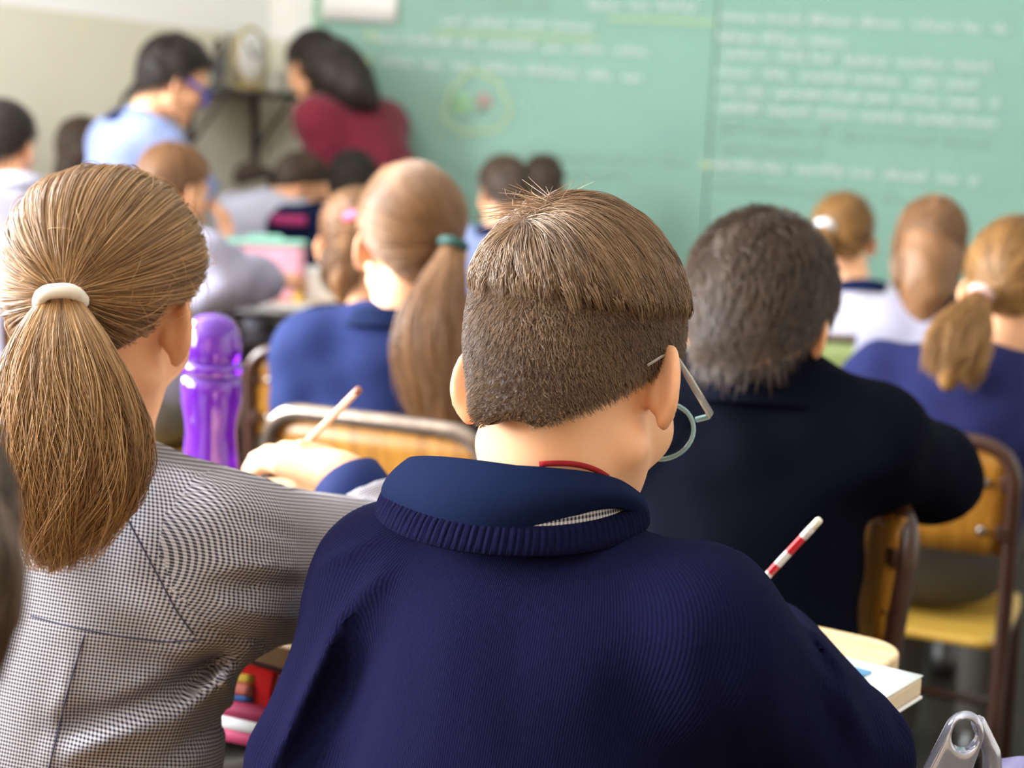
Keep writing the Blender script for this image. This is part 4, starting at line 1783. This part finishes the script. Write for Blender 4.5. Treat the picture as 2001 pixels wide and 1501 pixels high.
def kid(label, sm, yaw, head, hyaw, pitch, top, hairs, style, s=1.0, lean=14, roll=0, skin='skin', legs='grey_trousers', top_name='smock', legs_name='trousers', collar='navy_cloth',
        el=None, wr=None, hs=None, res=.010, head_res=.0055, stand=False, seed=1, hroll=0, off=.014, wr_amp=.004, width=1.0, hands=None, sleeve_to=.93, folds=(), hair_kw=None, trap=0.0, cset=None, leg_yaw=None):
    J = Pose(sm, yaw, lean=lean, s=s, stand=stand, roll=roll, width=width)
    for k, v in (el or {}).items():
        J.el[k] = np.asarray(v, float)
    for k, v in (wr or {}).items():
        J.wr[k] = np.asarray(v, float)
    J.trap = J.trap + J.u * trap
    if leg_yaw is not None:
        lf_ = rotm(leg_yaw)[:, 1]
        for k in (1, -1):
            J.kn[k] = J.kn[k] + (lf_ - J.f) * .34 * s
            J.an[k] = J.an[k] + (lf_ - J.f) * .34 * s
    if cset:
        J.collar = cset
    J.folds = list(folds)
    J.set_head(head, hyaw, pitch, hroll, hs or s)
    body, base = build_person(J, label, M[skin], M[top], M[legs], None, res=res, head_res=head_res, top_name=top_name, legs_name=legs_name,
                              collar=M[collar] if collar else None, off=off, wr_amp=wr_amp, hands=hands, sleeve_to=sleeve_to)
    H = Hair(J, body, base, hairs, seed=seed, head_res=head_res, **(hair_kw or {}))
    style(H, J)
    KIDS[label] = J
    return J, body, H


def st_short(n=2600, length=.03, radius=.0009, lift=.004):
    return lambda H, J: H.short(n, length, radius, lift)


def st_pony(tie_w, path, radii, tie_m, n=2600, nt=1500, tie_r=.014, tie_t=.006, radius=.0008, wave=.008, flat=.6, core=.6):
    def go(H, J):
        tl = H.loc(np.asarray(tie_w, np.float32)[None])[0]
        H.pulled(tl, n, radius, 9, off=.006, bulge=.005)
        H.tail(path, radii, n=nt, radius=radius, flat=flat, core=core, wave=wave, core_res=.008, nseg=14)
        H.tie(np.asarray(tie_w), np.asarray(path[1]) - np.asarray(path[0]), tie_r, tie_t, tie_m)
    return go


def st_long(path, radii, n=2200, nt=1800, radius=.0009, flat=.5):
    def go(H, J):
        H.short(n, .07, radius, .004, down=(0, -.5, -.8))
        H.tail(path, radii, n=nt, radius=radius, flat=flat, core=.85, wave=.006, core_res=.008, nseg=14, name='long_hair', ragged=.15)
    return go


tie_green = mat('dark_green_elastic', '1F4A46', .7)
tie_pink = mat('pink_elastic', 'D85A86', .6)
tie_blush = mat('blush_elastic', 'DDB6AE', .6)
tie_white = mat('white_clip', 'EDEDF2', .3)

# blue jacket, long ponytail, on the worn chair
t0 = P(886, 478, 2.56)
Jd, bd, Hd = kid('person in a mid blue jacket with a long ponytail in a dark green band', P(762, 690, 2.64), 8, P(800, 492, 2.68), -16, 8, 'blue_cloth', H_MBROWN,
    st_pony(t0, [t0, P(868, 540, 2.54), P(845, 610, 2.52), P(840, 690, 2.51), P(858, 770, 2.50), P(868, 850, 2.49)], [.018, .036, .055, .065, .065, .053], tie_green, n=5000, nt=3500, tie_r=.019, tie_t=.008, radius=.00055, core=.5),
    s=1.10, lean=6, top_name='jacket', res=.008, head_res=.0045, skin='skin_pale', off=.018, width=.95,
    el={-1: P(606, 785, 2.68), 1: P(960, 800, 2.62)}, wr={-1: P(660, 740, 2.90), 1: P(900, 740, 2.87)}, hair_kw=dict(vol=(.004, .004, .004)),
    folds=[(P(600, 640, 2.52), P(640, 730, 2.50), .02, .010), (P(690, 600, 2.52), P(730, 720, 2.48), .016, -.010), (P(600, 745, 2.50), P(780, 725, 2.48), .006, .008), (P(760, 600, 2.52), P(775, 760, 2.48), .02, .008)])
# dark coat on the sideways chair
Jf, bf, Hf = kid('person in a very dark navy coat leaning an elbow over the sideways chair', P(1478, 828, 1.97), 14, P(1478, 640, 1.97), 24, 20, 'navy_dark_knit', H_DBROWN,
    st_short(9000, .045, .00055, .012), s=1.05, lean=8, top_name='coat', res=.008, head_res=.0045, off=.018, collar='navy_dark_knit', width=1.08, leg_yaw=-35, trap=.035, cset=(.075, .034),
    el={1: P(1815, 925, 2.02), -1: P(1240, 960, 2.05)}, wr={1: P(1690, 905, 2.24), -1: P(1330, 900, 2.25)}, hair_kw=dict(shell=.008, vol=(.006, .006, .008), bumps=.003), seed=4)
# purple navy sweater on the riveted chair
t0 = P(1916, 574, 2.64)
Jg, bg, Hg = kid('person in a purplish navy sweater and grey checked skirt with a short fair ponytail', P(1900, 760, 2.70), 24, P(1985, 585, 2.76), 26, 22, 'purple_knit', H_BLOND,
    st_pony(t0, [t0, P(1900, 615, 2.61), P(1878, 660, 2.58), P(1862, 705, 2.56), P(1850, 750, 2.56)], [.016, .036, .052, .05, .03], tie_blush, n=4000, nt=2600, tie_r=.016, tie_t=.007, radius=.0006, core=.45, wave=.012),
    s=1.10, lean=6, roll=12, top_name='sweater', legs='grey_plaid', res=.008, head_res=.005, collar=None, off=.018, width=1.12,
    el={-1: P(1690, 790, 2.78), 1: P(2150, 860, 2.68)}, wr={-1: P(1720, 800, 3.0), 1: P(2080, 820, 2.9)}, seed=6)
# two in pale smocks beyond
t0 = P(1612, 442, 4.02)
kid('person in a white smock with fair hair gathered by a white clip', P(1678, 600, 4.05), 12, P(1645, 478, 4.1), 4, 14, 'white_cloth', H_BLOND,
    st_pony(t0, [t0, P(1606, 465, 4.0), P(1604, 500, 3.99), P(1612, 530, 3.99)], [.018, .026, .026, .012], tie_white, n=2200, nt=700, tie_r=.018, tie_t=.010), lean=10, seed=7, width=1.05)
kid('person in a lavender smock with long straight brown hair down the back', P(1850, 640, 3.35), 14, P(1818, 492, 3.4), 8, 4, 'lavender', H_MBROWN,
    st_long([P(1818, 434, 3.40), P(1817, 470, 3.375), P(1814, 510, 3.35), P(1808, 560, 3.33), P(1812, 610, 3.32)], [.066, .080, .082, .074, .045]), lean=8, s=.92, seed=8)
kid('person with black hair just beyond the fair ponytail and blush hair band', P(2010, 640, 4.4), 10, P(1962, 545, 4.45), 0, 12, 'white_cloth', H_DARK, st_short(1800, .03, .001), lean=8, seed=9, collar=None)
# middle distance
kid('person in a pale blue smock with a navy collar sitting before the chalkboard', P(958, 490, 4.74), -8, P(985, 384, 4.79), -28, 12, 'pale_blue', H_DBROWN, st_short(1800, .03, .001), lean=6, seed=10, skin='skin_pale', hs=.96)
kid('person in a white smock with dark hair seated nearest the chalkboard', P(1062, 470, 5.43), 0, P(1060, 368, 5.48), 0, 10, 'white_cloth', H_DBROWN, st_short(1200, .03, .001), lean=6, seed=11, collar=None, hs=.9)
t0 = P(697, 432, 3.33)
kid('person with brown hair held by a bright pink band beside the blue jacket', P(735, 655, 3.4), 10, P(696, 488, 3.42), 0, 16, 'navy_cloth', H_MBROWN,
    st_pony(t0, [t0, P(682, 465, 3.30), P(668, 505, 3.28), P(664, 545, 3.27), P(668, 590, 3.27)], [.016, .04, .048, .042, .02], tie_pink, n=2200, nt=1200, tie_r=.02, tie_t=.010), lean=8, top_name='sweater', seed=12, collar=None)
Jm, bm, Hm = kid('person in a lavender grey smock resting a forearm on the crowded desk', P(335, 500, 3.85), 42, P(335, 378, 3.92), 38, 14, 'lavender', H_MBROWN, st_short(2600, .03, .0009), lean=16, seed=13,
    el={1: P(432, 556, 3.75), -1: P(395, 520, 4.12)}, wr={1: P(535, 545, 3.95), -1: P(470, 530, 4.2)}, off=.024, wr_amp=.006, s=1.05, hs=.98)
t0 = P(523, 338, 5.27)
kid('person in a bright white smock bending low with a brown ponytail', P(515, 418, 5.27), 22, P(578, 372, 5.35), 66, 40, 'white_cloth', H_DBROWN,
    st_pony(t0, [t0, P(500, 334, 5.25), P(475, 338, 5.24), P(455, 352, 5.22)], [.016, .030, .032, .016], mat('dark_elastic', '2A2024', .6), n=1600, nt=900), lean=16, roll=13, seed=14, off=.016, collar=None)
kid('black-haired person in a navy sweater with a magenta patch leaning aside', P(632, 445, 4.97), 25, P(688, 372, 5.05), 15, 18, 'navy_cloth', H_DARK, st_short(2000, .02, .001), lean=12, roll=-12, seed=15,
    top_name='sweater', off=.02, collar=None)
for o in [b for b in bpy.data.objects if b.name.startswith('person')][-1:]:
    pb_ = P(563, 430, 4.84)
    grid_surface('patch', lambda u, v: pb_ + np.array([(u - .5) * .11, .012 * (2 * u - 1) ** 2, (v - .5) * .03]) - np.array(o.location), 8, 4, mat('magenta_print', 'B0306E', .7), o, thick=.004)
kid('person in a lavender smock with a white collar seated by the cream wall', P(28, 395, 4.05), -30, P(4, 293, 4.1), 10, 14, 'lavender', H_DARK, st_short(1600, .03, .001), lean=12, seed=16, collar='white_cloth')
kid('person with dark brown hair half hidden by the standing pale blue smock', P(152, 420, 4.85), 25, P(160, 303, 4.9), 30, 14, 'lavender', H_DBROWN,
    st_long([P(160, 275, 4.88), P(156, 300, 4.86), P(156, 330, 4.85)], [.05, .06, .03]), lean=10, seed=17, collar=None, s=.9, width=.8)

# standing in the pale blue smock
Jp, bp_, Hp = kid('standing person in a pale blue smock and blue glasses leaning towards the desk', P(262, 275, 4.55), 55, P(335, 165, 4.58), 62, 24, 'pale_blue', H_DARK, st_short(3500, .035, .001, .012), s=1.12, lean=10, stand=True, seed=18,
    off=.022, width=1.1, hs=1.0, el={1: P(350, 330, 4.4), -1: P(240, 360, 4.8)}, wr={1: P(400, 390, 4.45), -1: P(330, 390, 4.85)}, hair_kw=dict(shell=.010, vol=(.004, .008, .010), bumps=.004))
gp = empty('eyeglasses', tuple(Jp.head + Jp.hR @ np.array([0, .1, .004]) * Jp.hs))
tag(gp, 'blue framed eyeglasses on the standing person in pale blue', 'glasses')
gb = mat('blue_violet_acetate', '3B3FA8', .3)


def hp_(x, y, z):
    return Jp.head + Jp.hR @ np.array([x, y, z]) * Jp.hs - np.array(gp.location)


for s in (1, -1):
    V, F = tube_mesh([hp_(s * (.036 + .028 * math.cos(a)), .104 - .006 * abs(math.cos(a)), .004 + .023 * math.sin(a)) for a in np.linspace(0, 6.283, 24, endpoint=False)], .004, 8, closed=True)
    mesh_obj('rim', V, F, gb, gp)
    tube('temple_arm', [hp_(s * .066, .098, .012), hp_(s * .078, .05, .018), hp_(s * .077, .0, .024)], .0045, gb, gp, 8, flat=1.6)
tube('bridge', [hp_(.009, .106, .008), hp_(0, .109, .010), hp_(-.009, .106, .008)], .003, gb, gp, 8)

# teacher in maroon
Jq, bq, Hq = kid('standing adult in a maroon fleece with long black hair bending over the desks', P(688, 232, 5.7), -50, P(618, 140, 5.7), -48, 20, 'maroon', H_DARK,
    st_long([P(616, 108, 5.68), P(635, 122, 5.65), P(662, 146, 5.6), P(692, 174, 5.58), P(722, 196, 5.58)], [.085, .11, .11, .095, .05], nt=2600), s=1.32, lean=22, roll=-12, stand=True, seed=19, top_name='fleece', collar='maroon',
    off=.02, hs=1.17, el={-1: P(650, 340, 5.6), 1: P(748, 330, 5.8)}, wr={-1: P(640, 420, 5.55), 1: P(700, 420, 5.7)})
pq = P(607, 243, 5.5)
grid_surface('name_badge', lambda u, v: pq + np.array([(u - .5) * .05, 0, (v - .5) * .05]) - np.array(bq.location), 4, 4, M['paper'], bq, thick=.004)

# someone close by at the edge of the picture
Jc, bc_, Hc = kid('person with loose dark brown hair sitting behind the gingham smock', np.array([-.342, .56, .857]), -28, np.array([-.307, .62, .997]), 25, 30, 'navy_cloth', H_DBROWN,
    st_long([np.array([-.242, .60, 1.057]), np.array([-.227, .585, 1.032]), np.array([-.220, .58, 1.002]), np.array([-.222, .58, .967])], [.034, .036, .030, .014], flat=.8), s=1.0, lean=16, seed=20, top_name='sweater', collar=None, hs=.98)

for J_, lab in ((Jc, 'school chair under the person with loose hair behind the gingham smock'), (Jm, 'school chair under the person in lavender grey at the crowded desk')):
    under(J_, lab, .02)

for key, lab in (('black hair just beyond', 'school chair under the black-haired person beyond the fair ponytail'),
                 ('navy collar sitting', 'school chair under the pale blue smock before the chalkboard'),
                 ('nearest the chalkboard', 'school chair standing nearest the chalkboard under a white smock'),
                 ('bright pink band', 'school chair under the person with the bright pink hair band')):
    under(next(v for k, v in KIDS.items() if key in k), lab, .02)

# ------------------------------------------------------------------ things on and under the desks
# bottle on the shared desk
purple, nt_, b_ = new_mat('translucent_purple_plastic')
b_.inputs['Base Color'].default_value = (*lin('6A1CB8'), 1)
b_.inputs['Roughness'].default_value = .12
b_.inputs['Transmission Weight'].default_value = .35
b_.inputs['Coat Weight'].default_value = .6
bt = P(413, 800, 1.88)
bot = empty('water_bottle', (float(bt[0]), float(bt[1]), DZ))
tag(bot, 'translucent purple plastic water bottle with a domed cap on the desk', 'bottle')
zt = P(418, 612, 1.88)[2] - DZ
k_ = zt / .24
lathe('bottle_body', [(.030, 0), (.035, .004), (.0365, .012), (.0365, .05), (.0335, .085), (.031, .11), (.033, .125), (.0365, .142), (.0375, .160), (.0365, .170), (.030, .174)], purple, bot, 40).scale = (1, 1, k_)
lathe('cap_ring', [(.033, .172), (.0385, .174), (.0385, .184), (.036, .187)], purple, bot, 40).scale = (1, 1, k_)
lathe('cap', [(.034, .187), (.036, .190), (.0365, .203), (.034, .218), (.028, .230), (.018, .2375), (.006, .240)], purple, bot, 40).scale = (1, 1, k_)
lathe('water', [(.024, .006), (.030, .010), (.031, .05), (.029, .075), (.001, .0755)], mat('dark_water_tint', '351060', .1), bot, 24)
# paper, ruler and open book on the shared desk
nbk = empty('notebook', tuple(Pz(665, 1030, DZ + .001)), -math.radians(DY))
tag(nbk, 'white exercise book lying by the raised hand on the desk', 'notebook')
for i in range(3):
    grid_surface('page', lambda u, v: ((u - .5) * .20, (v - .5) * .15, .002 + .003 * i + .006 * math.sin(math.pi * u) * (i == 2)), 10, 3, M['paper'], nbk, thick=.0015)
box('cover', (-.102, -.077, 0), (.102, .077, .002), M['pale_blue'], nbk)
rl = empty('ruler', tuple(Pz(600, 962, DZ + .001)), -math.radians(DY - 6))
tag(rl, 'pale green ruler lying along the far edge of the desk', 'ruler')
gm = mat('pale_green_plastic', 'BFD3B0', .3)
box('blade', (-.10, -.016, 0), (.10, .016, .003), gm, rl, .001)
for i in range(19):
    box('tick', (-.091 + i * .01, .008, .003), (-.0902 + i * .01, .016, .0033), M['metal_dark'], rl)
bk = Pz(1806, 1313, DZ + .024)
book = empty('open_book', tuple(bk - np.array([0, 0, .0225]) + (-rD * .12 - fD * .07)), -math.radians(DY + 4))
tag(book, 'thick open book with blank white pages overhanging the desk corner', 'book')
page_edge = mat('beige_page_edges', 'D9C3A6', .8, vary=.12, scale=300, stretch=(.1, .1, 14))
box('page_block', (-.118, -.068, .003), (.118, .068, .021), page_edge, book, .003)
box('cover', (-.119, -.069, 0), (.119, .069, .003), M['paper'], book, .001)
grid_surface('page', lambda u, v: ((u - .5) * .236, (v - .5) * .136, .0222 + .0008 * math.sin(6 * u)), 12, 4, mat('bluish_white_page', 'EEF4F8', .6, vary=.02), book, thick=.001)
box('printed_patch', (.050, .025, .0225), (.080, .040, .0240), mat('blue_print', '6FA8D6', .6, vary=.3, scale=200), book)
box('printed_patch', (.025, .020, .0225), (.046, .030, .0240), mat('pink_print', 'D9B0BC', .6, vary=.3, scale=200), book)

# tray of the shared desk
ra_ = Pz(480, 1392, DZ - .12)
rp = empty('snack_pack', (float(ra_[0]) + .0, float(ra_[1]) + .0, DZ - .119), -math.radians(12))
tag(rp, 'glossy red packet with yellow and blue print in the tray under the desk', 'packet')
redm = mat('red_foil', 'C01E1E', .25, vary=.2)
grid_surface('packet_body', lambda u, v: ((u - .5) * .085, (.018 * math.sin(math.pi * v) + .004) * math.cos(2 * math.pi * u * 1.0) * 0 - .016 * math.sin(math.pi * v), v * .060), 14, 10, redm, rp, thick=.026)
for z0, z1, c in ((.042, .052, 'D8B84A'), (.029, .041, 'D07A6A'), (.022, .028, '3E6CB0'), (.054, .059, 'E2D6D2')):
    grid_surface('printed_band', lambda u, v: ((u - .62) * .05, -.031 - .016 * math.sin(math.pi * (z0 + (z1 - z0) * v) / .060) + .017, z0 + (z1 - z0) * v), 6, 3, mat('print_' + c, c, .35, vary=.2), rp, thick=.002)
pk = Pz(455, 1452, DZ - .12)
po2 = empty('pencil_pouch', (float(pk[0]) + .01, float(pk[1]) + .0, DZ - .121), -math.radians(24))
tag(po2, 'pink and white striped pouch in the tray under the desk', 'pouch')
for i, m in enumerate((mat('pink_cloth', 'C23A66', .7), M['paper'], mat('rose_cloth', 'B02C58', .7))):
    V, F = tube_mesh([(-.055, 0, .008 + i * .0135), (-.05, 0, .008 + i * .0135), (.06, 0, .008 + i * .0135), (.066, 0, .008 + i * .0135)], [.004, .0085, .0085, .004], 12)
    mesh_obj('stripe', V, F, m, po2)

# crowded desk in the middle distance
dm = Pz(640, 592, .75)
desk_b = make_desk('school_desk', .60, .38, 'pale crowded desk with a grey edge strip and curved brown legs', dm[0] - .02, dm[1] + .10, -4, edge=M['edge'], top_m=M['desk'])
pcs = Pz(505, 592, .75)
pc = empty('lunch_case', (float(pcs[0] + .0), float(pcs[1] + .10), .75), math.radians(6))
tag(pc, 'pink flowered case with a teal rim on the crowded desk', 'case')
flo = mat('pink_flower_print', 'F0A0B4', .6, vary=.5, scale=38)
slab('case_body', rrect(-.115, -.04, .115, .04, .03), 0, .165, flo, pc, .012)
tl_ = mat('teal_piping', '8CC8B4', .5)
V, F = tube_mesh([(x, y, .167) for x, y in rrect(-.115, -.04, .115, .04, .03)], .007, 8, closed=True)
mesh_obj('piping', V, F, tl_, pc)
tube('handle', fillet([(-.05, 0, .165), (-.045, 0, .182), (.045, 0, .182), (.05, 0, .165)], .02), .006, tl_, pc)
wb = Pz(618, 588, .75)
ct = empty('milk_carton', (float(wb[0]), float(wb[1] + .05), .75), math.radians(15))
tag(ct, 'plain white carton standing on the crowded desk', 'carton')
box('carton_body', (-.042, -.03, 0), (.042, .03, .075), M['paper'], ct, .003)
mesh_obj('carton_top', [(-.042, -.03, .075), (.042, -.03, .075), (.042, .03, .075), (-.042, .03, .075), (-.042, 0, .098), (.042, 0, .098)], [(0, 1, 5, 4), (3, 4, 5, 2), (1, 2, 5), (0, 4, 3), (0, 3, 2, 1)], M['paper'], ct, smooth=False)
yb = Pz(583, 592, .75)
gs = empty('glue_stick', (float(yb[0]), float(yb[1]), .75))
tag(gs, 'yellow glue stick beside the white carton on the crowded desk', 'glue stick')
lathe('tube', [(.013, 0), (.014, .004), (.014, .06), (.012, .062)], mat('yellow_plastic', 'E2BC4A', .35), gs, 16)
lathe('lid', [(.0125, .062), (.0125, .078), (.010, .081)], mat('orange_plastic', 'D06038', .35), gs, 16)
pp2 = Pz(560, 600, .752)
ps = empty('paper_stack', (float(pp2[0] + .02), float(pp2[1]), .752), math.radians(8))
tag(ps, 'loose white paper sheets on the near edge of the crowded desk', 'paper')
for i in range(3):
    o = grid_surface('sheet', lambda u, v: ((u - .5) * .19 + .01 * i, (v - .5) * .13, .001 + .002 * i), 6, 3, M['paper'], ps, thick=.0008)
bgm = mat('crumpled_pale_blue_plastic', 'C2CBE0', .35, vary=.2, scale=30)
sb = np.array([dm[0] - .08, dm[1] + .05, .640])
V, Q = mesh_sdf(lambda p: smin(d_ell(p, sb + np.array([0, 0, .04]), (.055, .05, .034)), d_ell(p, sb + np.array([.07, .0, .028]), (.045, .04, .026)), .03) + wrinkle(p, .006, 70), sb - .12, sb + .15, .007)
o = mesh_obj('plastic_bag', V - sb, Q, bgm)
o.location = sb
tag(o, 'crumpled pale blue bag in the tray of the crowded desk', 'bag')

# rolling bag with its grip at the right
gx = P(1880, 1500, 1.13)
rb = empty('rolling_backpack', (float(gx[0]), float(gx[1]), 0), -math.radians(20))
tag(rb, 'rolling backpack with a glossy silver grip standing beside the navy sweater', 'backpack')
silver = mat('silver_lilac_plastic', 'A9AABC', .12, metal=.55, vary=.08, **{'Coat Weight': .5})
bagm = mat('dark_blue_nylon', '2A3050', .6, vary=.2, bump=.2, bscale=400)
slab('bag_body', rrect(-.10, -.18, .16, -.03, .05), .05, .46, bagm, rb, .02)
slab('front_pocket', rrect(-.07, -.215, .13, -.175, .02), .08, .30, bagm, rb, .012)
for s in (-1, 1):
    V, F = tube_mesh([(.03 + s * .10 - .012, -.03, .035), (.03 + s * .10 + .012, -.03, .035)], .035, 18)
    mesh_obj('wheel', V, F, M['shoe'], rb)
Rb = np.array(Matrix.Rotation(-math.radians(20), 3, 'Z'))
gl_ = np.array([gx[0], gx[1], 0])


def gw(px, py, Y):
    return P(px, py, Y)


GA = nrm(gw(1902, 1400, 1.13) - gw(1846, 1530, 1.13))
GB = nrm(np.cross(GA, [0.15, 1, 0.1]))
GC = np.cross(GA, GB)
GO = gw(1882, 1436, 1.13)


def f_grip(p):
    """a flat rounded handle with a window through it and a thin second rim"""
    q = p - GO.astype(np.float32)
    a, b, c = q @ GA, q @ GB, q @ GC
    w = .0150 + .0035 * np.clip(-a / .05, 0, 1)
    half = np.maximum(np.abs(a + .030) - .030, 0)
    d2 = np.hypot(half, np.abs(b) * .0195 / w * .98) - .0190
    d = smax(d2, np.abs(c) - .0085, .008)
    hole = np.hypot((a - .001) / 1.25, b - .0008 * a / .01) - .0098
    d = smax(d, -hole, .003)
    rim = d_cap(p, gw(1912, 1412, 1.145), gw(1938, 1470, 1.145), .006, .007)
    rim = np.minimum(rim, d_cap(p, gw(1938, 1470, 1.145), gw(1940, 1540, 1.145), .007, .008))
    return smin(d, rim, .006)


gc2 = gw(1885, 1470, 1.13)
V, Q = mesh_sdf(f_grip, gc2 - .06, gc2 + .06, .0018)
V = (V - gl_) @ Rb
smooth_mod(mesh_obj('grip', V, Q, silver, rb), 2)
ge_ = (gw(1880, 1540, 1.127) - gl_) @ Rb
for s in (-1, 1):
    tube('pole', [(ge_[0] + s * .012, ge_[1], ge_[2] + .004), (.03 + s * .05, -.04, .44)], .006, M['edge'], rb, 8)
lb = P(1985, 1512, 1.25)
lv = empty('drink_bottle', (float(lb[0]) + .005, float(lb[1]), 0.0))
tag(lv, 'lavender domed drink bottle standing by the rolling backpack', 'bottle')
lvm = mat('lavender_plastic', '8C86B8', .3)
zt2 = float(P(1985, 1482, 1.25)[2])
lathe('bottle_body', [(.030, 0), (.034, .01), (.034, zt2 - .09), (.028, zt2 - .06)], lvm, lv, 24)
lathe('cap', [(.029, zt2 - .062), (.029, zt2 - .03), (.022, zt2 - .008), (.006, zt2)], lvm, lv, 24)
